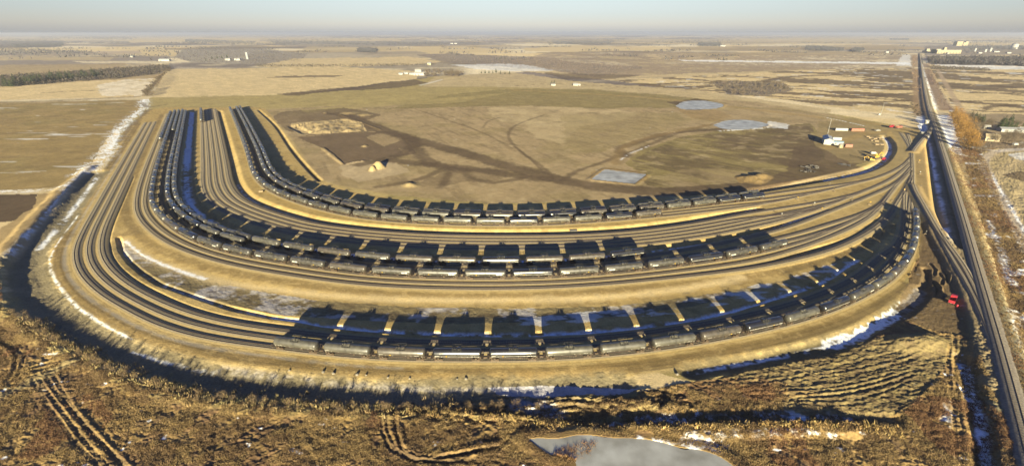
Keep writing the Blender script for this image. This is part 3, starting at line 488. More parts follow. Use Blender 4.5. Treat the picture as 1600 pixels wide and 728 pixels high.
# ------------------------------------------------------------------ mesh helpers
class MB:
    def __init__(s): s.bm = bmesh.new()
    def box(s, cx, cy, cz, lx, ly, lz, rz=0., ry=0., rx=0.):
        m = Matrix.Translation((cx, cy, cz)) @ Matrix.Rotation(rz, 4, 'Z') @ Matrix.Rotation(ry, 4, 'Y') @ Matrix.Rotation(rx, 4, 'X') @ Matrix.Diagonal((lx, ly, lz, 1))
        bmesh.ops.create_cube(s.bm, size=1, matrix=m); return s
    def tube(s, a, b, r, r2=None, n=8):
        a, b = Vector(a), Vector(b); d = b - a; q = d.to_track_quat('Z', 'Y').to_matrix().to_4x4()
        bmesh.ops.create_cone(s.bm, cap_ends=True, segments=n, radius1=r, radius2=r if r2 is None else r2, depth=d.length, matrix=Matrix.Translation((a + b) / 2) @ q); return s
    def lathe(s, prof, n=20, axis='X', at=(0, 0, 0)):
        rings = []
        for x, r in prof:
            ring = []
            for k in range(n):
                t = 2 * math.pi * k / n; c, d = r * math.cos(t), r * math.sin(t)
                p = (at[0] + x, at[1] + c, at[2] + d) if axis == 'X' else (at[0] + c, at[1] + d, at[2] + x)
                ring.append(s.bm.verts.new(p))
            rings.append(ring)
        for a, b in zip(rings[:-1], rings[1:]):
            for k in range(n): s.bm.faces.new((a[k], a[(k + 1) % n], b[(k + 1) % n], b[k]))
        s.bm.faces.new(rings[0]); s.bm.faces.new(rings[-1]); return s
    def quad(s, *p): s.bm.faces.new([s.bm.verts.new(q) for q in p]); return s
    def prism(s, pts, x0, x1):
        a = [s.bm.verts.new((x0, y, z)) for y, z in pts]; b = [s.bm.verts.new((x1, y, z)) for y, z in pts]; n = len(pts)
        s.bm.faces.new(a); s.bm.faces.new(b)
        for k in range(n): s.bm.faces.new((a[k], a[(k + 1) % n], b[(k + 1) % n], b[k]))
        return s
    def build(s, name, m, parent=None, sm=False, bevel=0):
        if bevel: bmesh.ops.bevel(s.bm, geom=s.bm.edges[:], offset=bevel, segments=1, affect='EDGES')
        bmesh.ops.recalc_face_normals(s.bm, faces=s.bm.faces[:])
        me = bpy.data.meshes.new(name); s.bm.to_mesh(me); s.bm.free(); me.materials.append(m)
        if sm:
            me.polygons.foreach_set('use_smooth', np.ones(len(me.polygons), bool)); me.set_sharp_from_angle(angle=R(35))
        o = bpy.data.objects.new(name, me); C.objects.link(o); o.parent = parent; return o
def thing(name, label, cat, loc=(0, 0, 0), rz=0., group=None):
    o = bpy.data.objects.new(name, None); C.objects.link(o); o.location = loc; o.rotation_euler = (0, 0, rz); o['label'] = label; o['category'] = cat
    if group: o['group'] = group
    return o
def tag(o, label, cat, group=None):
    o['label'] = label; o['category'] = cat
    if group: o['group'] = group
    return o
def copy_tree(o, kids, parent=None):
    c = o.copy(); C.objects.link(c); c.parent = parent
    for ch in kids.get(o.name, []): copy_tree(ch, kids, c)
    return c
def kid_map(root):
    m = {}
    def go(o):
        m[o.name] = list(o.children)
        for c in o.children: go(c)
    go(root); return m
def ordinal(n):
    a = ['', 'first', 'second', 'third', 'fourth', 'fifth', 'sixth', 'seventh', 'eighth', 'ninth', 'tenth', 'eleventh', 'twelfth', 'thirteenth', 'fourteenth', 'fifteenth', 'sixteenth', 'seventeenth', 'eighteenth', 'nineteenth']
    t = {20: 'twentieth', 30: 'thirtieth', 40: 'fortieth', 50: 'fiftieth', 60: 'sixtieth', 70: 'seventieth', 80: 'eightieth', 90: 'ninetieth'}; tt = {20: 'twenty', 30: 'thirty', 40: 'forty', 50: 'fifty', 60: 'sixty', 70: 'seventy', 80: 'eighty', 90: 'ninety'}
    if n < 20: return a[n]
    if n % 10 == 0: return t[n]
    return tt[n // 10 * 10] + '-' + a[n % 10]

# ------------------------------------------------------------------ railway tracks
M_BALL = mat('ballast_material', (.20,.17,.11), .95, .22, 1.2, bump=.05); M_SANDT = mat('sand_shoulder_material', (.28,.21,.095), .95, .15, .8); M_MBALL = mat('main_ballast_material', (.17,.145,.115), .95, .25, 1.2, bump=.05)
M_RAIL = mat('rail_material', (.075,.05,.035), .5, .2, 3, .3); M_TIE = mat('tie_material', (.14,.115,.08), .9, .3, 2)
def ribbon(W, Z, prof):
    """sweep a cross section (offset, height) along a line"""
    N = normals(W); k = len(prof); V = np.concatenate([np.c_[W + N * o, Z + h][:, None] for o, h in prof], 1).reshape(-1, 3)
    i = np.arange(len(W) - 1)[:, None] * k; j = np.arange(k - 1)[None]; Fq = np.stack([i + j, i + j + 1, i + k + j + 1, i + k + j], -1).reshape(-1, 4)
    return V, Fq
def track(W, Z, ball, top=.30, name='railway_track', wide=1.45, toe=2.05):
    root = bpy.data.objects.new(name, None); C.objects.link(root); root['kind'] = 'structure'
    V, Fq = ribbon(W, Z, [(-toe, -.22), (-wide, top), (wide, top), (toe, -.22)]); bo = mesh_np('ballast', V, Fq[:, ::-1], [ball, M_SANDT if ball is M_BALL else ball], parent=root); mi = np.tile([1, 0, 1], len(W) - 1).astype(np.int32); bo.data.polygons.foreach_set('material_index', mi)
    for s_ in (-.75, .75):
        V, Fq = ribbon(W, Z, [(s_ - .045, top), (s_ - .04, top + .11), (s_ + .04, top + .11), (s_ + .045, top)]); mesh_np('rail', V, Fq[:, ::-1], M_RAIL, parent=root)
    s = np.r_[0, np.cumsum(np.linalg.norm(np.diff(W, axis=0), axis=1))]; q = np.arange(.3, s[-1], .6 if np.hypot(*W.mean(0)) < 500 else 1.2)
    c = np.c_[np.interp(q, s, W[:, 0]), np.interp(q, s, W[:, 1])]; N = normals(W); N = np.c_[np.interp(q, s, N[:, 0]), np.interp(q, s, N[:, 1])]; T = np.c_[N[:, 1], -N[:, 0]]; z = np.interp(q, s, Z) + top
    cs = [c + N * a * 1.3 + T * b * .12 for a, b in ((-1, -1), (1, -1), (1, 1), (-1, 1))]
    V = np.stack([np.c_[p, z - .02] for p in cs] + [np.c_[p, z + .03] for p in cs], 1).reshape(-1, 3); b0 = np.arange(len(q))[:, None, None] * 8
    Fq = (b0 + np.array([[4, 5, 6, 7], [0, 1, 5, 4], [1, 2, 6, 5], [2, 3, 7, 6], [3, 0, 4, 7]])[None]).reshape(-1, 4); mesh_np('sleepers', V, Fq, M_TIE, parent=root)
    return root
mlz = np.full(len(ML), 1.3)
dz_ = 0
for k, W in TR.items():
    dz_ = (dz_ + 1) % 5
    if k[0] == 'C':
        d = np.array([np.min(np.linalg.norm(ML - p, axis=1)) for p in W]); Z = rise(d) + .06 * (1 - sstep(2, 6, d)) * (.03 if 1 else 0)
        track(W, Z - .02 - .006 * dz_, M_MBALL)
    else: track(W, np.zeros(len(W)) + .006 * dz_, M_BALL, *((.20, 'railway_track', 1.45, 3.0) if k[0] in 'IN' else (.21, 'railway_track', 1.45, 2.9)))
track(ML, mlz, M_MBALL, .45, wide=1.9, toe=3.0)

# ------------------------------------------------------------------ tank cars
BLK = [mat('tank_black_dusty', (.028,.026,.023), .46, .35, .6, spec=.6, col2=(.050,.046,.038)), mat('tank_black_gloss', (.010,.010,.012), .3, .2, .6, spec=.8), mat('tank_grey_dusty', (.048,.045,.038), .5, .3, .5, spec=.5, col2=(.068,.064,.051)), mat('tank_brown_black', (.036,.031,.026), .48, .3, .6, spec=.5, col2=(.056,.047,.037))]
M_FR = mat('underframe_material', (.035,.028,.022), .7, .4, 2, col2=(.08,.055,.035)); M_WH = mat('wheel_material', (.09,.06,.04), .5, .3, 3, .4); M_WHITE = mat('white_marking', (.36,.35,.32), .5, .08, 2); M_YEL = mat('yellow_marking', (.4,.25,.03), .5, .08, 2); M_STEEL = mat('platform_material', (.06,.058,.052), .6, .25, 3, .3)
def tank_car(var):
    root = thing('tank_car', 'black tank car', 'tank car'); m = BLK[var]; zc = 2.72; rt = 1.53; hl = 7.95
    prof = [(-hl * 1.0, .02)] + [(-hl + .75 * (1 - math.cos(t)), rt * math.sin(t)) for t in np.linspace(.3, math.pi / 2, 6)] + [(-3.5, rt), (-.9, rt + .015), (.9, rt + .015), (3.5, rt)] + [(hl - .75 * (1 - math.cos(t)), rt * math.sin(t)) for t in np.linspace(math.pi / 2, .3, 6)] + [(hl, .02)]
    tk = MB().lathe(prof, 28, at=(0, 0, zc)).build('tank', m, root, True)
    b = MB().lathe([(zc + rt - .12, .62), (zc + rt + .42, .62), (zc + rt + .5, .5)], 14, 'Z', (.55, 0, 0)); b.lathe([(zc + rt - .1, .36), (zc + rt + .38, .36), (zc + rt + .46, .2)], 12, 'Z', (-.65, 0, 0)); b.box(-1.35, 0, zc + rt + .14, .3, .3, .35)
    b.build('manway', m, tk, True)
    for x in (-5.4, 5.4): MB().lathe([(x - .07, rt + .035), (x + .07, rt + .035)], 28, at=(0, 0, zc)).build('band', m, tk)
    pl = MB()
    for s in (-1, 1): pl.box(0, s * .98, zc + rt - .22, 3.0, .62, .06)
    for x in (-1.2, 1.2): pl.box(x, 0, zc + rt - .03, .3, 2.4, .05)
    p = pl.build('platform', M_STEEL, root); h = MB()
    for s in (-1, 1):
        for x in (-1.45, -.5, .5, 1.45): h.tube((x, s * 1.25, zc + rt - .2), (x, s * 1.25, zc + rt + .85), .03, n=5)
        for z in (.35, .85): h.tube((-1.45, s * 1.25, zc + rt + z), (1.45, s * 1.25, zc + rt + z), .03, n=5)
    for x in (-1.45, 1.45): h.tube((x, -1.25, zc + rt + .85), (x, 1.25, zc + rt + .85), .03, n=5)
    h.build('handrail', M_STEEL, p)
    for s in (-1, 1):
        l = MB()
        for x in (-.2, .25): l.tube((x, s * 1.62, .75), (x, s * 1.60, zc + .6), .03, n=5); l.tube((x, s * 1.60, zc + .6), (x, s * 1.27, zc + rt - .2), .03, n=5)
        for k in range(8): l.tube((-.2, s * 1.61, .9 + k * .34), (.25, s * 1.61, .9 + k * .34), .022, n=5)
        l.build('ladder', M_STEEL, root)
    for s in (-1, 1):
        f = MB(); f.box(s * 7.3, 0, 1.02, 3.0, .62, .5); f.box(s * 6.1, 0, 1.22, .5, 2.5, .45); f.box(s * 7.1, 0, 1.35, .35, 2.1, .5)
        f.box(s * 8.15, 0, 1.31, .85, 2.9, .07)
        for y in (-1.4, 1.4): f.tube((s * 8.5, y, 1.3), (s * 8.5, y, 2.35), .03, n=5); f.tube((s * 7.75, y, 1.3), (s * 7.75, y, 2.35), .03, n=5); f.tube((s * 7.75, y, 2.35), (s * 8.5, y, 2.35), .03, n=5); f.box(s * 8.3, y, .85, .06, .06, 1.0); f.box(s * 7.9, y, .85, .06, .06, 1.0); f.box(s * 8.1, y, .5, .5, .08, .05)
        f.tube((s * 8.5, -1.4, 2.35), (s * 8.5, 1.4, 2.35), .03, n=5)
        f.build('underframe', M_FR, root)
        c = MB(); c.box(s * 8.85, 0, .95, .55, .22, .26); c.box(s * 9.02, .05, .95, .2, .34, .34); c.build('coupler', M_WH, root)
        g = MB(); x0 = s * 6.1
        for y in (-1.0, 1.0):
            g.prism([(y - .09, .55), (y + .09, .55), (y + .09, .78), (y - .09, .78)], x0 - 1.15, x0 + 1.15); g.box(x0, y, .5, .9, .2, .5); g.box(x0, y, .24, .8, .16, .1)
            for dx in (-.89, .89): g.box(x0 + dx, y * 1.02, .47, .3, .24, .3)
        g.box(x0, 0, .62, .5, 2.1, .3); bg = g.build('bogie', M_FR, root)
        for dx in (-.89, .89):
            q = MB().tube((x0 + dx, -.85, .46), (x0 + dx, .85, .46), .08, n=8)
            for y in (-.77, .77): q.tube((x0 + dx, y - .07, .46), (x0 + dx, y + .07, .46), .46, n=18)
            q.build('wheelset', M_WH, bg, True)
    u = MB(); u.tube((-2.6, .6, .95), (-1.5, .6, .95), .22, n=10); u.box(2.3, -.5, .95, .7, .4, .4); u.tube((0, 0, .9), (0, 0, 1.3), .28, .34, n=10); u.tube((-6, .25, 1.05), (6, .25, 1.05), .04, n=5); u.build('brake_gear', M_FR, root)
    def plate(bm, x, ang, w_, h_, s, r_=rt + .012):
        n = 3
        for k in range(n):
            a0 = ang - h_ / r_ / 2 + h_ / r_ * k / n; a1 = a0 + h_ / r_ / n
            bm.quad((x - w_ / 2, s * r_ * math.cos(a0), zc + r_ * math.sin(a0)), (x + w_ / 2, s * r_ * math.cos(a0), zc + r_ * math.sin(a0)), (x + w_ / 2, s * r_ * math.cos(a1), zc + r_ * math.sin(a1)), (x - w_ / 2, s * r_ * math.cos(a1), zc + r_ * math.sin(a1)))
    for s in (-1, 1):
        mk = MB()
        for x in (-6.9, -5.0, -2.6, 1.6, 3.4, 6.9): plate(mk, x, -.42, .16, .32, s)
        for k in range(7): plate(mk, -7.0 + k * .2, -.12, .11, .2, s)
        for k in range(5): plate(mk, 4.6 + k * .3, -.35, .2, .13, s)
        for k in range(4): plate(mk, 4.7 + k * .36, -.22, .26, .1, s)
        mk.build('lettering', M_WHITE, tk)
    for s in (-1, 1):
        if var == 0: b = MB(); plate(b, 5.35, -.15, 2.4, .62, s, rt + .02); b.build('marking_panel', M_WHITE, tk)
        if var != 2: b = MB(); plate(b, -3.4, -.30, .42, .42, s, rt + .02); b.build('placard', M_YEL, tk)
        if var == 1: b = MB(); plate(b, 0, -.30, 14.6, .16, s, rt + .016); b.build('white_stripe', M_WHITE, tk)  # long thin white stripe along both sides of this variant
    return root
CARS = [tank_car(k) for k in range(4)]
# variant 4: gloss black without stripe
KM = {}
for c in CARS: KM.update(kid_map(c))
used = [False] * 4
COL = ['dusty black', 'glossy black', 'dull grey', 'brownish black']
trains = []
def train(W, px0, px1, L, where, grp, seq=None, end='right end', n=None):
    """cars coupled nose to tail along a track, counted from px0"""
    W = resample(W, 1.0); i0 = int(np.argmin(np.linalg.norm(W - P(*px0), axis=1))); i1 = int(np.argmin(np.linalg.norm(W - P(*px1), axis=1)))
    W = W[i0:i1 + 1] if i0 < i1 else W[i1:i0 + 1][::-1]
    s = np.r_[0, np.cumsum(np.linalg.norm(np.diff(W, axis=0), axis=1))]; n = int(round(s[-1] / L)); sx = L / 18.15
    at = lambda q: np.array([np.interp(q, s, W[:, 0]), np.interp(q, s, W[:, 1])])
    flip = None
    for k in range(n):
        a, b = at(min(s[-1], (k + .16) * L)), at(min(s[-1], (k + .84) * L)); c = (at((k + .06) * L) * .0 + a + b) / 2; d = b - a
        rz = math.atan2(d[1], d[0])
        if k < len(seq or []): v = seq[k]
        else: v = int(rng.choice([0, 2, 3, 1], p=[.3, .34, .24, .12]))
        if used[v]: o = copy_tree(CARS[v], KM)
        else: o = CARS[v]; used[v] = True
        o.location = (c[0], c[1], .36); o.rotation_euler = (0, 0, rz + (math.pi if rng.random() < .35 else 0)); o.scale = (sx * .995, 1, 1)
        o['label'] = '%s tank car, %s from %s of %s' % (COL[v], ordinal(k + 1), end, where); o['group'] = grp
    trains.append(n)
train(T1, (425,543.5), (1428,336), 18.2, 'train nearest the camera', 'tank cars standing nearest the camera', [2,2,3,1,1,2,2,2,3,1,2], 'left end')
train(TR['M3'], (1229,385.5), (274,177), 20.5, 'the middle loop\'s outer train', 'tank cars on the middle loop', [0,0,1,0,0,0,1,0,0,0,3], 'right end')
train(TR['M6'], (1009,401.5), (295,174), 20.0, 'the middle loop\'s inner train', 'tank cars on the middle loop', [1,3,3,1,3,3,0,3], 'right end')
train(TR['M5'], (391,383.5), (288,174), 20.0, 'the middle loop\'s centre train', 'tank cars on the middle loop', None, 'bottom end')
train(TR['M4'], (273,208), (282,173), 18.2, 'the shortest middle loop row', 'tank cars on the middle loop', None, 'near end')
train(TR['M2'], (251.6,222), (267,178), 18.2, 'the leftmost short row', 'tank cars on the middle loop', None, 'near end')
train(TR['I1'], (316,192), (314.5,172), 18.2, 'the lone row on empty tracks', 'tank cars on the empty loop', None, 'near end')
train(TR['N1'], (1034,338), (360,171), 18.3, 'the inner loop\'s front train', 'tank cars on the inner loop', [3,1,2,2,1,2,2,2,2], 'right end')
train(TR['N3'], (1187,309), (370,170), 18.3, 'the inner loop\'s second train', 'tank cars on the inner loop', [1,1,2,2,3,0,3,1,1], 'right end')
train(TR['N4'], (1177,304), (378,170), 18.3, 'the inner loop\'s rear train', 'tank cars on the inner loop', None, 'right end')
# ------------------------------------------------------------------ hazy air
hm = bpy.data.materials.new('haze'); hm.use_nodes = True; hn = hm.node_tree; hn.nodes.remove(hn.nodes['Principled BSDF']); pv = hn.nodes.new('ShaderNodeVolumePrincipled')
pv.inputs['Color'].default_value = (.84, .86, .92, 1); pv.inputs['Density'].default_value = 9e-5; pv.inputs['Anisotropy'].default_value = .4; hn.links.new(pv.outputs[0], hn.nodes['Material Output'].inputs['Volume'])
hz = MB().box(0, 50000, 48, 240000, 116000, 110).build('haze', hm); stuff(hz, 'pale blue haze thickening towards the horizon', 'haze')
print('cars', trains, sum(trains))

# ------------------------------------------------------------------ plants
V_MAT = attr_mat('plant_material', .95, 0, 2., .12, .03); M_BARK = mat('bark_material', (.12,.09,.065), .9, .3, 3)
def leafy(ctr, size, col, T=1, up=0., flat=1.):
    """triangles scattered at ctr, each of the given size; up stretches them vertically"""
    n = len(ctr); A = rng.normal(size=(n, 3)); B = rng.normal(size=(n, 3)); A[:, 2] *= 1 + up; B[:, 2] *= 1 - .5 * min(up, 1)
    A /= np.linalg.norm(A, axis=1)[:, None]; B /= np.linalg.norm(B, axis=1)[:, None]; s = np.asarray(size)[:, None] if np.ndim(size) else size
    V = np.stack([ctr - A * s * .5 - B * s * .3 * flat, ctr + A * s * .6, ctr - A * s * .5 + B * s * .3 * flat], 1).reshape(-1, 3)
    return V, np.arange(3 * n).reshape(-1, 3), np.repeat(col, 3, axis=0)
def crown_pts(n, h, wr, base, seed):
    r_ = np.random.default_rng(seed); k = r_.normal(size=(14, 3)) * [wr * .48, wr * .48, (h - base) * .26] + [0, 0, base + (h - base) * .5]
    p = k[r_.integers(0, 14, n)] + r_.normal(size=(n, 3)) * [wr * .24, wr * .24, (h - base) * .15]; p[:, 2] = np.clip(p[:, 2], base * .6, h * 1.04); return p
def var_col(c, n, a=.3):
    return np.array(c)[None] * (1 + rng.uniform(-a, a, (n, 1))) * (1 + rng.uniform(-.06, .06, (n, 3)))
def limb(bm, a, b, r0, r1): bm.tube(a, b, r0, r1, 6)
def broadleaf(h, wr, col, seed, n=900, ts=.5, name='bare_tree', up=1.2, fl=.5):
    root = thing(name, 'tree', 'tree'); r_ = random.Random(seed); t = MB(); limb(t, (0, 0, -.5), (0, 0, h * .45), h * .022, h * .014); tips = []
    for k in range(7):
        z = h * (.16 + .05 * k); a = k * 2.4 + r_.random(); L = wr * r_.uniform(.5, .9); e = (L * math.cos(a), L * math.sin(a), z + h * r_.uniform(.2, .42)); limb(t, (0, 0, z), e, h * .010, h * .004); tips.append(e)
        for _ in range(2): f = (e[0] + r_.uniform(-1, 1) * wr * .35, e[1] + r_.uniform(-1, 1) * wr * .35, min(h, e[2] + h * .16)); limb(t, e, f, h * .004, h * .0015)
    t.build('trunk', M_BARK, root)
    V, Fq, c = leafy(crown_pts(n, h, wr, h * .14, seed), rng.uniform(.6, 1.5, n) * ts, var_col(col, n, .35), up=up, flat=fl); mesh_np('crown', V, Fq, V_MAT, c, parent=root, k=3); return root
def conifer(h, wr, seed):
    root = thing('spruce_tree', 'tree', 'tree'); t = MB(); limb(t, (0, 0, -.4), (0, 0, h * .95), h * .018, h * .003); t.build('trunk', M_BARK, root)
    r_ = np.random.default_rng(seed); n = 700; q = 1 - np.sqrt(r_.random(n)); z = h * (.06 + .94 * q); a = r_.random(n) * 6.283; rr = wr * (1 - q) ** .85 * r_.uniform(.45, 1.08, n) * (1 + .16 * np.sin(z * 5))
    p = np.c_[rr * np.cos(a), rr * np.sin(a), z]; V, Fq, c = leafy(p, rng.uniform(.5, 1.1, n) * h * .075, var_col((.030,.042,.020), n, .4), up=-.3); mesh_np('crown', V, Fq, V_MAT, c, parent=root, k=3); return root
def scatter(proto, kids, spots, labels, group, first, sc=(.85, 1.15)):
    """spots: photo positions of the bases, with an own size factor each"""
    for k, sp in enumerate(spots):
        x, y = P(sp[0], sp[1]); o = proto if (k == 0 and first) else copy_tree(proto, kids)
        f = (sp[2] if len(sp) > 2 else 1.) * random.uniform(*sc); o.location = (x, y, float(heights((x, y))[0])); o.rotation_euler = (0, 0, random.random() * 6.28); o.scale = (f * random.uniform(.85, 1.15), f * random.uniform(.85, 1.15), f)
        o['label'] = labels(k, sp) if callable(labels) else labels; o['group'] = group
# orange brown willows by the railway crossing
B1 = broadleaf(14.5, 5.2, (.20,.115,.035), 3, 3600, .6, 'willow_tree'); K1 = kid_map(B1)
row = [(1489,185),(1494,190),(1491,193),(1497,197),(1495,201),(1502,204),(1499,209),(1505,212),(1503,218),(1509,219),(1507,226),(1513,227),(1511,233),(1517,234)]
scatter(B1, K1, row, lambda k, sp: 'orange brown willow tree, %s from the far end of the row beside the railway' % ordinal(k + 1), 'willows along the railway', True)
B2 = broadleaf(10, 4.6, (.085,.068,.050), 5, 2200, .5, 'bare_tree'); K2 = kid_map(B2)
sp2 = [(1509,184),(1513,188),(1516,194),(1520,200),(1523,206),(1527,211),(1530,203),(1536,200),(1542,197),(1548,199),(1556,222,.9),(1562,219,.9),(1569,222,1.),(1576,218),(1583,221),(1590,217),(1597,221),(1582,196,.8),(1590,197,.8),(1519,228,.9),(1525,234,.8),(1533,238,.7)]
scatter(B2, K2, sp2, lambda k, sp: 'leafless grey-brown tree, %s from the left of the farmyard trees' % ordinal(sorted(range(len(sp2)), key=lambda q: sp2[q][0]).index(k) + 1), 'bare trees round the farmyard', True)
S1 = conifer(10, 2.6, 4); KS = kid_map(S1)
sp3 = [(1516,187,1.1),(1522,190,1.2),(1526,193,1.3),(1530,196,1.2),(1534,194,1.1),(1562,200,1.3),(1566,201,1.5),(1575,200,1.5),(1585,203,1.1),(1599,203,1.4)]
scatter(S1, KS, sp3, lambda k, sp: 'dark green spruce tree, %s from the left behind the farmhouse' % ordinal(k + 1), 'spruces behind the farmhouse', True, (.95, 1.08))
sp4 = [(8 + 6.5 * k + random.uniform(-3, 3), 136.5 - .105 * 6.5 * k + random.uniform(-1.2, .5), random.uniform(1.1, 2.5)) for k in range(25)]; sp4.sort()
scatter(S1, KS, sp4, lambda k, sp: 'dark spruce tree in the left wood, %s from the left' % ordinal(k + 1), 'spruces in the left wood', False, (.9, 1.1))
sh = broadleaf(6, 3.2, (.075,.058,.038), 9, 1500, .5, 'hedge_shrub'); KH = kid_map(sh)
sp5 = [(263 - 2.35 * k + random.uniform(-1, 1), 112 + 2.6 * k, random.uniform(1.2, 1.7)) for k in range(16)]
scatter(sh, KH, sp5, lambda k, sp: 'brown leafless shrub, %s from the far end of the hedgerow by the stubble field' % ordinal(k + 1), 'shrubs in the hedgerow', True)
for k in range(22):
    u, v = 665 + 58 * random.random(), 113 + 9 * random.random(); sp5.append((u, v, 1))
    if k == 0: sp6 = []
    sp6.append((u, v, 1.3))
sp6.sort(); scatter(B2, K2, sp6, lambda k, sp: 'grey leafless tree by the white barn, %s from the left' % ordinal(k + 1), 'trees round the white barn', False)
sp7 = [(752,115,.8),(758,115,.9),(764,115,.9),(770,115,.8),(775,114,1.1),(782,116,.8),(789,116,.8),(796,116,.9)]
scatter(S1, KS, sp7, lambda k, sp: 'small dark spruce, %s from the left of the spruce row right of the barn' % ordinal(k + 1), 'spruce row right of the barn', False)
sp8 = [(862,131,.7),(866,131,.8),(331,93,1.5),(340,92,1.6),(347,92,1.4),(355,91,1.8),(322,96,1.3)]
lab8 = ['dark spruce left of the small lone house', 'dark spruce right behind the small lone house'] + ['dark spruce near the grey silo farm, %s of five from the left' % ordinal(k) for k in (2, 3, 4, 5, 1)]
scatter(S1, KS, sp8, lambda k, sp: lab8[k], 'spruces by far farms', False)
sp9 = [(1120,138),(1135,136),(1150,139),(1165,137),(1178,140),(1190,137),(1205,139),(1220,136),(1145,146),(1160,149),(1112,134),(1230,140)]; sp9.sort()
scatter(B2, K2, sp9, lambda k, sp: 'bare grey tree in the slough thicket, %s from the left' % ordinal(k + 1), 'trees in the slough thicket', False, (.7, .95))
for k, (u, v) in enumerate([(1426,172),(1430,176),(1434,180),(1424,166),(1432,168)]): sp9.append((u, v))
sp10 = [(1424,166),(1426,172),(1430,176),(1432,168),(1434,181)]
scatter(sh, KH, sp10, lambda k, sp: 'tan leafless shrub left of the railway, %s of five from the left' % ordinal(k + 1), 'shrubs left of the railway', False, (.7, 1.))

def pts_in(px, n):
    px = np.array(px, float); W = PP(px); lo, hi = W.min(0), W.max(0); out = []
    p = rng.uniform(lo, hi, (n * 6, 2)); u, v = inv(p[:, 0], p[:, 1]); r = np.zeros(len(p), bool)
    for (x0, y0), (x1, y1) in zip(px, np.roll(px, -1, 0)):
        if y0 != y1: r ^= ((y0 > v) != (y1 > v)) & (u < (x1 - x0) * (v - y0) / (y1 - y0) + x0)
    return p[r][:n]
def thicket(px, n, h, col, label, tri=7, ts=.42, mul=1., name='woodland'):
    """a far wood that reads as one mass"""
    if isinstance(px, np.ndarray): p = px
    else: p = pts_in(px, n)
    n = len(p); hh = h * rng.uniform(.6, 1.15, n); z = heights(p); k = np.repeat(np.arange(n), tri)
    q = rng.random(len(k)); c = np.c_[p[k] + rng.normal(size=(len(k), 2)) * (hh[k] * .26)[:, None], z[k] + hh[k] * (.12 + .8 * q)]
    V, Fq, cc = leafy(c, hh[k] * ts * rng.uniform(.7, 1.3, len(k)), var_col(col, n, .3)[k], up=.8); o = mesh_np(name, V, Fq, V_MAT, cc, k=3); return stuff(o, label, 'woodland')
thicket([(-300,140),(-20,138),(60,133),(180,124),(245,116),(268,108),(258,103),(180,109),(60,118),(-20,120),(-300,122)], 6500, 7, (.052,.044,.037), 'grey-brown leafless wood along the left stubble field')
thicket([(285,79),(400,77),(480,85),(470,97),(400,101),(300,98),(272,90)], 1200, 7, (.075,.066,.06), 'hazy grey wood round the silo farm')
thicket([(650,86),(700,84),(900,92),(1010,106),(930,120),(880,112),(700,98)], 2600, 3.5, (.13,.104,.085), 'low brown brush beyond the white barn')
thicket([(860,82),(1060,82),(1200,84),(1428,86),(1428,110),(1180,112),(1010,118),(930,122),(850,108),(800,96)], 5500, 2.6, (.15,.118,.09), 'low brown brush land left of the railway', 6)
thicket([(1450,92),(1720,92),(1720,107),(1455,100)], 4500, 13, (.05,.044,.042), 'tall dark leafless wood right of the railway')
thicket([(1455,104),(1540,108),(1550,112),(1460,108)], 700, 5, (.08,.066,.048), 'low brush strip below the dark wood')
thicket([(1110,130),(1150,127),(1225,132),(1240,142),(1200,150),(1140,148)], 700, 4, (.09,.072,.05), 'brown bushes in the wet hollow')
thicket([(1425,88),(1432,88),(1440,176),(1428,182)], 900, 5, (.15,.10,.062), 'russet scrub strip left of the railway')
thicket([(1446,100),(1452,100),(1482,170),(1468,166)], 900, 5, (.11,.08,.058), 'brown scrub strip right of the railway')
thicket([(400,101),(520,102),(680,100),(680,103),(520,105),(400,106)], 700, 5, (.07,.06,.045), 'thin tree line behind the stubble field')
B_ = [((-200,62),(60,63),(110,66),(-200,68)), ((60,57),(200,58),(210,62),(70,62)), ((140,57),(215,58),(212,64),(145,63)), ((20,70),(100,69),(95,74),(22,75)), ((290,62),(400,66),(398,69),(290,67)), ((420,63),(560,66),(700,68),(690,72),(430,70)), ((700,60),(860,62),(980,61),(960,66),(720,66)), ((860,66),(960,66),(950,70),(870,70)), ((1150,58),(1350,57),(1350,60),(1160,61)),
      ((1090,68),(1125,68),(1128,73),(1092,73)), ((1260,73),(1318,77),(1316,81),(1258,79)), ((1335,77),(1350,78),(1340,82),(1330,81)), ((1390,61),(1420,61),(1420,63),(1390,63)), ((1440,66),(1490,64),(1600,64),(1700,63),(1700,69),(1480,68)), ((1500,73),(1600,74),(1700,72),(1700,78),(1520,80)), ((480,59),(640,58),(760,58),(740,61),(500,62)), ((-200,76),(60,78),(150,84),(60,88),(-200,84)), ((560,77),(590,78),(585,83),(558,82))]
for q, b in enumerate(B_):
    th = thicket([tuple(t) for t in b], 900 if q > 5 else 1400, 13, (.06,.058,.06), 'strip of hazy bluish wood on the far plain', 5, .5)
    c_ = np.mean(np.array(b), 0); th['label'] = 'bluish strip of far wood, %s, %s' % ('left of the silo farm' if c_[0] < 280 else 'above the silo farm' if c_[0] < 420 else 'beyond the white barn' if c_[0] < 760 else 'left of the railway horizon' if c_[0] < 1425 else 'behind the cream plant', 'nearer strip' if c_[1] > 66 else 'farther strip')

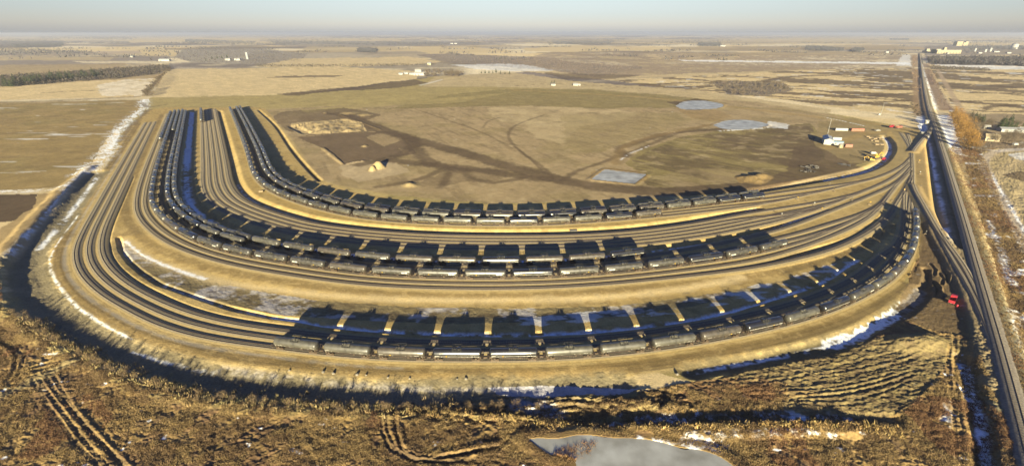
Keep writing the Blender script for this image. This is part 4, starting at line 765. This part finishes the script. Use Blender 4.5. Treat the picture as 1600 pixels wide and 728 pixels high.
# many thin tree strips and groves out to the horizon, too many to count
rs = np.random.default_rng(21); PTS = []
for k in range(230):
    v = 54.5 + 40 * rs.random() ** 1.6; u = rs.uniform(-150, 1750); L = rs.uniform(15, 110) * (1 if v < 70 else .6)
    if 1428 < u + L / 2 < 1470 or (v > 84 and 260 < u < 700): continue
    a_, b_ = P(u, v), P(u + L, v + rs.uniform(-.4, .4)); dd = np.linalg.norm(b_ - a_); n_ = int(min(260, dd / 9)); q = rs.random(n_)[:, None]; PTS.append(a_ + (b_ - a_) * q + rs.normal(size=(n_, 2)) * [dd * .01, rs.uniform(6, 40)])
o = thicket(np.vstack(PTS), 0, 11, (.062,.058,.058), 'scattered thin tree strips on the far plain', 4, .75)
# rough grass and scrub in the foreground: tufts too many to count
def tufts(p, h, w_, col, label, blades=9, name='dry_grass', a=.2):
    n = len(p); z = heights(p); k = np.repeat(np.arange(n), blades); m = len(k); hh = h * rng.uniform(.5, 1.3, n)
    b = np.c_[p[k] + rng.normal(size=(m, 2)) * w_ * .5, z[k] - .05]; ang = rng.random(m) * 6.28; tip = b + np.c_[rng.normal(size=(m, 2)) * w_ * .45, hh[k] * rng.uniform(.6, 1.1, m)]; sd = np.c_[np.cos(ang), np.sin(ang), np.zeros(m)] * (w_ * .16)
    V = np.stack([b - sd, b + sd, tip], 1).reshape(-1, 3); c = np.repeat(col[k] * rng.uniform(1 - a, 1 + a, (m, 1)), 3, axis=0); o = mesh_np(name, V, np.arange(3 * m).reshape(-1, 3), V_MAT, c, k=3); return stuff(o, label, 'grass')
FG = [(-60,445),(0,440),(5,480),(60,527),(130,564),(200,594),(300,624),(420,638),(560,642),(700,638),(780,632),(900,626),(1000,618),(1060,604),(1230,600),(1230,640),(1400,655),(1440,620),(1480,585),(1530,560),(1590,728),(1600,760),(-60,760)]
def region_cols(p, base, s1):
    t = fbm(p[:, 0] / 9, p[:, 1] / 9, 4, s1)[:, None]; t2 = fbm(p[:, 0] / 24, p[:, 1] / 24, 3, s1 + 4)[:, None]
    c = np.where(t > .52, np.array([[.24,.17,.082]]), np.array([[.17,.115,.062]])); c = np.where(t2 > .58, np.array([[.18,.105,.058]]), c); return c * rng.uniform(.82, 1.2, (len(p), 1))
def notpond(p, m=1.5):
    k = np.ones(len(p), bool)
    for px, z in PONDS:
        W = resample(catmull(PP(px + px[:1]), 3), 3); x0, y0 = W.min(0) - m; x1, y1 = W.max(0) + m
        c = np.where((p[:, 0] > x0) & (p[:, 0] < x1) & (p[:, 1] > y0) & (p[:, 1] < y1))[0]
        if len(c) == 0: continue
        r = np.zeros(len(c), bool); u, v = p[c, 0], p[c, 1]
        for (ax, ay), (bx, by) in zip(W, np.roll(W, -1, 0)):
            if ay != by: r ^= ((ay > v) != (by > v)) & (u < (bx - ax) * (v - ay) / (by - ay) + ax)
        k[c[r]] = False
    return k
p = pts_in(FG, 95000); keep = (fbm(p[:, 0] / 5, p[:, 1] / 5, 3, 55) > .40) & notpond(p); p = p[keep]

for L in ([(50,592),(85,632),(130,690),(195,775)], [(80,590),(115,632),(170,690),(240,775)], [(-40,640),(30,605),(80,580),(135,555)], [(603,640),(606,672),(625,702),(660,716),(720,716)]):
    W = resample(catmull(PP(L), 2), 2); dd = np.full(len(p), 99.)
    for q in W: dd = np.minimum(dd, np.hypot(p[:, 0] - q[0], p[:, 1] - q[1]))
    p = p[dd > rng.uniform(1.0, 3.4, len(p))]
tufts(p, .30, .5, region_cols(p, 0, 31), 'tangled brown dry grass and weeds in front of the yard')
p = pts_in([(1480,235),(1500,215),(1540,250),(1570,330),(1640,430),(1640,728),(1600,690),(1555,500),(1510,340)], 26000); tufts(p, .45, .6, region_cols(p, 0, 35) * .75, 'brown weeds and scrub right of the railway')
W = catmull(PP([(45,500),(90,530),(130,548),(200,582),(300,612),(400,625),(520,631),(620,634),(700,630)]), 1.0); p = np.repeat(W, 5, axis=0) + rng.normal(size=(len(W) * 5, 2)) * 1.6; p = p[rng.random(len(p)) < .8]
tufts(p, 1.15, .8, var_col((.26,.20,.10), len(p), .3), 'tall pale reeds on the near bank of the ditch', 10, 'reeds')
W = catmull(PP([(640,637),(760,652),(900,661),(1040,664),(1180,664),(1330,668),(1400,672)]), 1.2); p = np.repeat(W, 4, axis=0) + rng.normal(size=(len(W) * 4, 2)) * 1.3; p = p[notpond(p)]
tufts(p, .85, .8, var_col((.30,.21,.09), len(p), .3), 'golden reeds between the ditch and the frozen pond', 10, 'reeds')
p = pts_in([(862,712),(880,700),(910,692),(935,690),(925,705),(900,722)], 260); tufts(p, .6, .6, var_col((.2,.12,.06), len(p), .3), 'brown weeds standing in the frozen pond', 10, 'reeds') if len(p) else None
# single bushes on the near bank that throw spiky shadows
bs = broadleaf(2.3, 1.1, (.12,.085,.05), 15, 320, .28, 'bank_bush'); KB = kid_map(bs)
Wb = resample(catmull(PP([(20,490),(60,515),(110,545),(200,586),(300,617),(400,630),(520,636),(620,638),(720,634),(860,628)]), 2), 3.3)
spb = [(*inv(*(q + rng.normal(size=2) * .8)), float(rng.uniform(.55, 1.25))) for q in Wb]
scatter(bs, KB, spb, lambda k, sp: 'small leafless bush, %s from the left along the near ditch bank' % ordinal(min(k + 1, 99)), 'bushes along the near ditch bank', True)

# ------------------------------------------------------------------ buildings
def paint(name, c, rough=.6, **k): return mat(name, c, rough, .10, .8, **k)
M_CREAM = paint('cream_cladding', (.235,.20,.125)); M_WHITEC = paint('white_cladding', (.26,.255,.24)); M_GREYM = paint('grey_metal', (.20,.205,.21), .45); M_DROOF = paint('dark_roof', (.10,.095,.09)); M_TANW = paint('tan_siding', (.27,.22,.14)); M_REDW = paint('red_paint', (.48,.08,.06)); M_ORR = paint('faded_red_paint', (.25,.085,.055)); M_BLUE = paint('blue_sheet', (.15,.22,.30)); M_YELP = paint('yellow_paint', (.36,.22,.03)); M_GLASS = mat('glass_material', (.03,.035,.045), .15, .1, 1, spec=.7); M_RUB = mat('rubber_material', (.03,.03,.03), .8, .1, 2); M_DARK = paint('dark_metal', (.07,.065,.06)); M_WOODM = mat('timber_material', (.24,.18,.11), .9, .3, 2); M_RED2 = paint('bright_red_paint', (.27,.02,.03), .4)
def place(u, v): x, y = P(u, v); return (x, y, float(heights((x, y))[0]))
def house(name, label, cat, uv, w_, d, h, rh, rz, wall, roof, doors=1, wins=3, chim=False, group=None):
    """gabled building, ridge along its local x"""
    root = thing(name, label, cat, place(*uv), R(rz), group); t = MB()
    t.prism([(-d / 2, -.3), (d / 2, -.3), (d / 2, h), (0, h + rh), (-d / 2, h)], -w_ / 2, w_ / 2); t.build('wall', wall, root)
    r_ = MB(); e = .35
    for s in (-1, 1):
        L = math.hypot(d / 2 + e, rh * (1 + 2 * e / d)); a = math.atan2(rh, d / 2)
        r_.box(0, s * (d / 4 + e / 2), h + rh / 2 - e * rh / d + .09, w_ + 2 * e, L, .14, rx=-s * a)
    ro = r_.build('roof', roof, root)
    if chim: MB().box(w_ * .22, d * .1, h + rh + .2, .7, .7, 1.6).build('chimney', M_DARK, ro)
    for k in range(doors):
        dd = MB().box(-w_ * .32 + k * w_ * .3, -d / 2 - .03, min(1.4, h * .42), max(1.0, w_ * .12), .08, min(2.8, h * .8)).build('door', M_DARK if wall is not M_DARK else M_GREYM, root)
        MB().box(-w_ * .32 + k * w_ * .3 + w_ * .04, -d / 2 - .1, 1.1, .1, .08, .25).build('handle', M_GREYM, dd)
    for k in range(wins):
        x = w_ * (-.05 + .45 * k / max(1, wins)); wn = MB(); wn.box(x, -d / 2 - .03, h * .58, 1.5, .1, 1.25); wo = wn.build('window', M_WHITEC, root); MB().box(x, -d / 2 - .09, h * .58, 1.25, .04, 1.0).build('pane', M_GLASS, wo)
    return root
def silo(name, label, uv, r_, h, m, cat='silo', group=None, z=0):
    root = thing(name, label, cat, place(*uv), 0, group); MB().lathe([(-.5, r_), (h, r_)], 20, 'Z').build('shell', m, root, True); MB().lathe([(h, r_ * 1.04), (h + r_ * .45, r_ * .2), (h + r_ * .5, .05)], 20, 'Z').build('roof', M_GREYM, root, True)
    lb = MB()
    for x in (-.25, .25): lb.tube((x, -r_ - .15, 0), (x, -r_ - .15, h), .05, n=5)
    lb.build('ladder', M_DARK, root); return root
def plant(name, label, uv, blocks, m, rz=0, group=None):
    root = thing(name, label, 'industrial building', place(*uv), R(rz), group)
    for (cx, cy, lx, ly, hz_) in blocks:
        b = MB().box(cx, cy, hz_ / 2 - .5, lx, ly, hz_ + 1).build('block', m, root); MB().box(cx, cy, hz_ + .3, lx + .6, ly + .6, .6).build('roof', M_GREYM, b)
        n = max(1, int(lx / 14))
        for k in range(n): MB().box(cx - lx / 2 + (k + .5) * lx / n, cy - ly / 2 - .06, hz_ * .25, 4.2, .2, min(5, hz_ * .4)).build('door', M_DARK, b)
    return root
plant('processing_plant', 'long cream industrial building with a roof tower beyond the railway', (1477,84), [(0, 0, 124, 40, 17), (-12, 0, 12, 12, 29), (-50, 4, 24, 30, 21)], M_CREAM)
plant('processing_plant', 'small cream building with a squat tower left of the long plant', (1449,83), [(0, 0, 42, 22, 11), (-6, 0, 16, 14, 20)], M_CREAM)
plant('processing_plant', 'tall yellow-cream twin block standing farthest behind the plant', (1501,72), [(-28, 0, 48, 36, 33), (24, 0, 40, 30, 26), (38, 4, 20, 24, 34)], M_CREAM)
silo('silo', 'white silo standing alone right of the plant', (1523,81), 5, 17, M_WHITEC, group='white silos'); silo('silo', 'lower left of two close white silos', (1539,82), 5.5, 15, M_WHITEC, group='white silos'); silo('silo', 'right one of two close white silos', (1547,81), 5.5, 19, M_WHITEC, group='white silos')
silo('storage_tank', 'wide pale storage tank at the far right edge', (1584,77), 18, 30, M_WHITEC, 'tank')
for u, v, w_, l in ((1530,84,18,'low white shed below the lone silo'), (1556,82,30,'low grey shed right of the two silos'), (1575,84,22,'low white shed nearest the right edge'), (1480,84.5,9,'tiny white hut in front of the cream plant')): house('shed', l, 'shed', (u, v), w_, 12, 5, 2, 0, M_WHITEC, M_GREYM, 1, 0)
house('barn', 'long white barn among bare trees in mid field', 'barn', (656,118), 27, 14, 5, 3, -8, M_WHITEC, M_WHITEC, 2, 2); house('barn', 'smaller white barn behind the long barn', 'barn', (653,113), 16, 11, 5, 3, 20, M_WHITEC, M_WHITEC, 1, 1)
for u, v, w_, l in ((643,117,12,'grey metal shed just left of the white barn'), (634,116,11,'grey shed second left of the white barn'), (626,117,10,'grey shed farthest left of the white barn'), (696,116,9,'white house half hidden by the barn trees')): house('shed', l, 'shed', (u, v), w_, 8, 3.4, 1.8, 15, M_GREYM if u < 690 else M_WHITEC, M_GREYM, 1, 1)
house('farmhouse', 'lone dark-roofed house in the field beyond the yard', 'house', (864,134), 9, 7, 3.2, 2, 10, M_WHITEC, M_DROOF, 1, 2, True); house('farmhouse', 'white house right of the dark-roofed house', 'house', (899,134), 10, 7, 3, 1.8, 5, M_WHITEC, M_GREYM, 1, 2); house('shed', 'tiny white shed right of the white field house', 'shed', (905,134), 4, 4, 2.4, 1, 5, M_WHITEC, M_WHITEC, 1, 0)
silo('silo', 'grey concrete silo at the left wood farm', (387,93), 5, 26, M_GREYM)
for u, v, w_, l in ((357,95,20,'white shed left of the grey silo'), (372,95,22,'grey low barn next to the grey silo'), (207,90,18,'white block building alone left of the wood'), (671,102,12,'little cream house at the end of the tree line'), (706,69,26,'left one of two white far barns'), (712,69,26,'right one of two white far barns'), (1385,83,16,'white shed alone left of the railway'), (1129,73,40,'pale far factory beside a dark grove'), (258,96,40,'low white barn far left')): house('shed', l, 'barn', (u, v), w_, 12, 6, 3, 0, M_CREAM if u == 671 else M_WHITEC, M_GREYM, 1, 0)
house('farmhouse', 'tan house with gable roof among the farmyard trees', 'house', (1548,220), 10.5, 8, 4, 2.4, -32, M_TANW, M_TANW, 1, 2, True); house('garage', 'small white garage behind the tan house', 'garage', (1541,201), 5, 5, 2.6, 1.2, -30, M_WHITEC, M_WHITEC, 1, 1)
house('barn', 'long low grey-roofed barn before the spruces', 'barn', (1582,206), 26, 9, 3, 1.6, -14, M_GREYM, M_GREYM, 2, 2)
house('shed', 'small white-fronted shed at the end of the long barn', 'shed', (1595,205), 5, 5, 3.4, 1, -14, M_WHITEC, M_WHITEC, 1, 0)
house('work_shed', 'grey metal work shed with a white gable end in the works yard', 'shed', (1292,223), 22, 7.2, 4.4, 1.4, 62, M_WHITEC, M_GREYM, 1, 2)
house('shed', 'low blue-roofed shed beside the grey work shed', 'shed', (1305,226), 12, 4, 2.6, .8, -12, M_GREYM, M_BLUE, 1, 1)
house('signal_hut', 'small white signal hut in the shade by the junction', 'hut', (1447,194), 3.4, 3, 3, .8, -20, M_WHITEC, M_WHITEC, 1, 0); house('signal_hut', 'tiny white cabinet by the junction track', 'hut', (1440,210.5), 2.2, 1.6, 1.8, .4, -20, M_WHITEC, M_WHITEC, 1, 0)
def container(label, uv, L, m, rz, group='containers in the works yard'):
    root = thing('shipping_container', label, 'container', place(*uv), R(rz), group); b = MB().box(0, 0, 1.45, L, 2.5, 2.6); n = int(L / .7)
    for k in range(n):
        for s in (-1, 1): b.box(-L / 2 + (k + .5) * L / n, s * 1.27, 1.45, .22, .06, 2.3)
    b.build('body', m, root); f = MB()
    for x in (-L / 2, L / 2):
        for y in (-1.22, 1.22): f.box(x, y, 1.45, .16, .16, 2.75)
    f.build('corner_posts', M_DARK, root); d = MB(); d.box(L / 2 + .07, -.6, 1.4, .06, 1.1, 2.3); d.build('door', m, root); MB().box(L / 2 + .07, .6, 1.4, .06, 1.1, 2.3).build('door', m, root)
    return root
container('long white container behind the work shed', (1314,204.5), 12.5, M_WHITEC, -8); container('long faded red container right of the white one', (1339,205), 13.5, M_ORR, -2); container('short orange-red container by the cream tank', (1325,230), 6, M_ORR, -8)
container('flat white container lying right of the work shed', (1307,219), 8, M_WHITEC, -12)
silo('water_tank', 'squat cream tank between the sheds', (1313,231), 1.9, 3, M_CREAM, 'tank')
def truck(label, uv, rz, m, kind='pickup', group=None, name=None):
    """vehicle built along +x; kinds: pickup, truck, van"""
    root = thing(name or {'pickup': 'pickup_truck', 'truck': 'dump_truck', 'van': 'van'}[kind], label, {'pickup': 'pickup', 'truck': 'truck', 'van': 'van'}[kind], place(*uv), R(rz), group)
    if kind == 'pickup':
        b = MB(); b.prism([(-.95, .45), (.95, .45), (.95, 1.05), (-.95, 1.05)], -2.8, 2.8); b.box(-1.7, 0, 1.15, 2.1, 1.9, .25); b.build('body', m, root, bevel=.06); c = MB(); c.prism([(-.88, 1.05), (.88, 1.05), (.72, 1.8), (-.72, 1.8)], -.6, 1.3); c.build('cab', m, root); 
        MB().box(1.32, 0, 1.45, .06, 1.35, .5).build('windscreen', M_GLASS, root)
        for s in (-1, 1): MB().box(.35, s * .84, 1.42, 1.6, .06, .45).build('window', M_GLASS, root)
        ax = (-1.8, 1.8); wr = .42; wy = .85
    elif kind == 'van':
        b = MB(); b.prism([(-1, .45), (1, .45), (1, 2.2), (-1, 2.2)], -2.6, 1.6); b.prism([(-1, .45), (1, .45), (1, 1.3), (-1, 1.3)], 1.6, 2.7); b.build('body', m, root, bevel=.08); MB().box(1.66, 0, 1.75, .08, 1.7, .7).build('windscreen', M_GLASS, root); ax = (-1.7, 1.8); wr = .4; wy = .9
    else:
        MB().box(0, 0, .95, 7.6, .9, .3).build('chassis', M_DARK, root); c = MB(); c.box(2.6, 0, 1.95, 1.9, 2.3, 2.1); c.box(4.0, 0, 1.5, 1.3, 1.9, 1.2); c.build('cab', m, root, bevel=.08); MB().box(3.58, 0, 2.45, .08, 1.9, .8).build('windscreen', M_GLASS, root)
        for s in (-1, 1): MB().box(2.7, s * 1.17, 2.4, 1.0, .06, .7).build('window', M_GLASS, root)
        b = MB(); b.box(-1.4, 0, 1.2, 5.2, 2.4, .12)
        for s in (-1, 1): b.box(-1.4, s * 1.16, 1.9, 5.2, .1, 1.3)
        b.box(-4.0, 0, 1.9, .1, 2.4, 1.3); b.box(1.2, 0, 2.05, .1, 2.4, 1.7); b.build('dump_box', m, root); ax = (-2.8, -1.5, 3.6); wr = .52; wy = 1.0
    for x in ax:
        for s in (-1, 1):
            w_ = MB().tube((x, s * wy - .14, wr), (x, s * wy + .14, wr), wr, n=14).build('wheel', M_RUB, root, True); MB().tube((x, s * wy - .16, wr), (x, s * wy + .16, wr), wr * .5, n=10).build('rim', M_GREYM, w_)
    x0 = 2.82 if kind != 'truck' else 4.68
    for s in (-1, 1): MB().box(x0 - (.1 if kind == 'van' else 0), s * .7, .85 if kind != 'truck' else 1.3, .06, .3, .2).build('headlight', M_WHITEC, root)
    return root
truck('white pickup truck right of the red container', (1371,205), 10, M_WHITEC); truck('red dump truck parked by the far yard road', (1393,200), 35, M_RED2, 'truck'); truck('faded red truck just right of the red dump truck', (1404,201), 20, M_ORR, 'truck')
truck('bright red truck alone beside the railway spur', (1487,472), 42, M_RED2, 'truck').scale = (.8, .8, .8); truck('white van behind the yellow excavator', (1364,241), -10, M_WHITEC, 'van'); truck('white van in the farmyard right of the tan house', (1586,227), 10, M_WHITEC, 'van'); truck('dark pickup in front of the tan house', (1537,231), 20, M_DARK); truck('small red tractor trailer right of the excavator', (1382,246), 40, M_RED2)
def excavator(label, uv, rz, sc_=1.):
    root = thing('excavator', label, 'excavator', place(*uv), R(rz)); root.scale = (sc_,) * 3
    for s in (-1, 1):
        t = MB(); t.prism([(s * 1.2 - .3, 0), (s * 1.2 + .3, 0), (s * 1.2 + .3, .9), (s * 1.2 - .3, .9)], -2, 2); t.tube((-2, s * 1.2 - .3, .45), (-2, s * 1.2 + .3, .45), .45, n=12); t.tube((2, s * 1.2 - .3, .45), (2, s * 1.2 + .3, .45), .45, n=12); t.build('track', M_RUB, root)
    MB().box(-.5, 0, 1.7, 3.8, 2.6, 1.4).build('body', M_YELP, root, bevel=.1); c = MB().box(.9, .8, 2.5, 1.5, 1.0, 1.7).build('cab', M_YELP, root, bevel=.08); MB().box(1.67, .8, 2.7, .06, .8, 1.1).build('windscreen', M_GLASS, c); MB().box(-2.3, 0, 1.6, .8, 2.4, 1.1).build('counterweight', M_DARK, root)
    b = MB(); b.tube((1.2, -.3, 2.0), (3.8, -.3, 4.6), .32, .25, 6); b.tube((3.8, -.3, 4.6), (6.4, -.3, 3.6), .26, .22, 6); b.build('boom', M_YELP, root); MB().tube((6.3, -.3, 3.8), (5.6, -.3, 1.2), .22, .18, 6).build('stick', M_YELP, root); MB().prism([(-.9, .2), (.3, .2), (.3, 1.2), (-.9, 1.2)], 5.0, 6.0).build('bucket', M_DARK, root); return root
excavator('yellow excavator in the works yard', (1368,248), 18, 1.15); excavator('second yellow excavator, left and smaller', (1361,252), 160, .85)
def mast(label, uv, h, name='radio_mast', box=False):
    root = thing(name, label, 'mast', place(*uv)); t = MB(); r_ = .5
    leg = [(r_ * math.cos(a), r_ * math.sin(a)) for a in (0, 2.09, 4.19)]
    for x, y in leg: t.tube((x, y, 0), (x * .4, y * .4, h), .07, .05, 5)
    n = int(h / 1.2)
    for k in range(n):
        f0 = 1 - .6 * k / n; f1 = 1 - .6 * (k + 1) / n
        for q in range(3): a, b = leg[q], leg[(q + 1) % 3]; t.tube((a[0] * f0, a[1] * f0, k * h / n), (b[0] * f1, b[1] * f1, (k + 1) * h / n), .035, n=4)
    t.build('lattice', M_WHITEC, root); MB().tube((0, 0, h), (0, 0, h + 1.6), .05, n=5).build('antenna', M_GREYM, root)
    if box: MB().box(-2.2, 0, .9, 2.2, 1.6, 1.9).build('cabinet', M_WHITEC, root)
    return root
mast('thin pale mast behind the work shed', (1293,209), 15); mast('thin pale mast with a white cabinet by the far track curve', (1376,180), 14, box=True)
def pile(label, uv, rz, n, L=2.6, name='timber_stack', group='stacked sleepers in the works yard', m=None):
    root = thing(name, label, 'timber stack', place(*uv), R(rz), group); b = MB()
    for k in range(n):
        for l in range(3): b.box(0, k * .32 - n * .16, .14 + l * .25, L, .24, .2)
    b.build('timbers', m or M_WOODM, root)
    c = MB()
    for x in (-L * .3, L * .3): c.box(x, 0, .02, .2, n * .32, .12)
    c.build('bearers', M_DARK, root); return root
for k, (u, v) in enumerate([(1355,214),(1360,216),(1366,217),(1372,216),(1377,218),(1363,220),(1369,221),(1369,226),(1376,226)]): pile('pale stack of timber sleepers, %s from the left in the works yard' % ordinal(k + 1), (u, v), random.uniform(-20, 40), random.randint(6, 11), 3.6)
pile('dark heap of old sleepers on the sand by the inner loop', (408,299.5), 20, 6, 2.6, group='old sleepers'); pile('dark stack of sleepers in front of the inner loop train', (896,358.5), 5, 5, 4, group='old sleepers', m=M_DARK)
# tangled debris south of the works yard
for k, (u, v) in enumerate([(1262,262),(1270,260),(1275,264),(1257,269),(1266,267),(1318,258),(1326,260)]):
    o = MB()
    for _ in range(7): x, y = rng.normal(size=2) * 1.6; o.box(x, y, .5, random.uniform(1.5, 3.5), .35, .35, random.uniform(0, 3), random.uniform(-.4, .4))
    x, y, z = place(u, v); o = o.build('debris_pile', M_DARK); o.location = (x, y, z); tag(o, 'heap of dark scrap, %s from the left below the works yard' % ordinal([3, 5, 6, 1, 4, 7, 8][k] - (0 if k == 3 else 1)), 'debris', 'dark scrap heaps')
def switch_stand(k, uv):
    root = thing('switch_stand', 'small switch stand with round target, %s from the left along the ladder tracks' % ordinal(k + 1), 'switch stand', place(*uv), random.random() * 3, 'switch stands along the ladder tracks')
    MB().box(0, 0, .15, 1.6, .9, .2).build('base', M_WOODM, root); MB().tube((0, 0, .2), (0, 0, 1.7), .07, n=6).build('post', M_DARK, root); MB().tube((0, -.04, 1.75), (0, .04, 1.75), .38, n=12).build('target', M_WHITEC if k % 2 else M_YELP, root); MB().tube((0, 0, .4), (.7, .3, .9), .04, n=5).build('lever', M_DARK, root)
for k, uv in enumerate(sorted([(1296,290),(1303,299),(1246,312),(1272,321),(1284,328.5),(1221,338),(1331,313),(1359,320),(1186,299.5),(1412,300),(1407,263),(1439,292),(1437,272),(1436,254),(1385,292),(1419,255),(1394,314),(1446,366)])): switch_stand(k, uv)
o = MB(); o.lathe([(0, .3), (.05, .32), (.85, .32), (.9, .3)], 14, 'Z'); o = o.build('drum', M_RED2, None, True); o.location = place(1495,479); tag(o, 'small red drum on the ground by the red truck', 'drum')
# stones along the outer shoulder of the perimeter road
st = MB(); bmesh.ops.create_icosphere(st.bm, subdivisions=2, radius=.55)
for v_ in st.bm.verts: v_.co *= random.uniform(.75, 1.1); v_.co.z *= .75
st = st.build('boulder', mat('stone_material', (.16,.14,.11), .9, .3, 2), None)
for k, (u, v) in enumerate([(452,578),(505,581),(521,583),(558,585),(572,586),(606,589),(640,590),(714,590),(728,590),(1058,585)]):
    o = st if k == 0 else st.copy()
    if k: C.objects.link(o)
    x, y, z = place(u, v); o.location = (x, y, z + .2); o.rotation_euler = (0, 0, k); o.scale = (random.uniform(.6, 1.1),) * 3; tag(o, 'dark stone on the road shoulder, %s from the left' % ordinal(k + 1), 'stone', 'stones on the road shoulder')
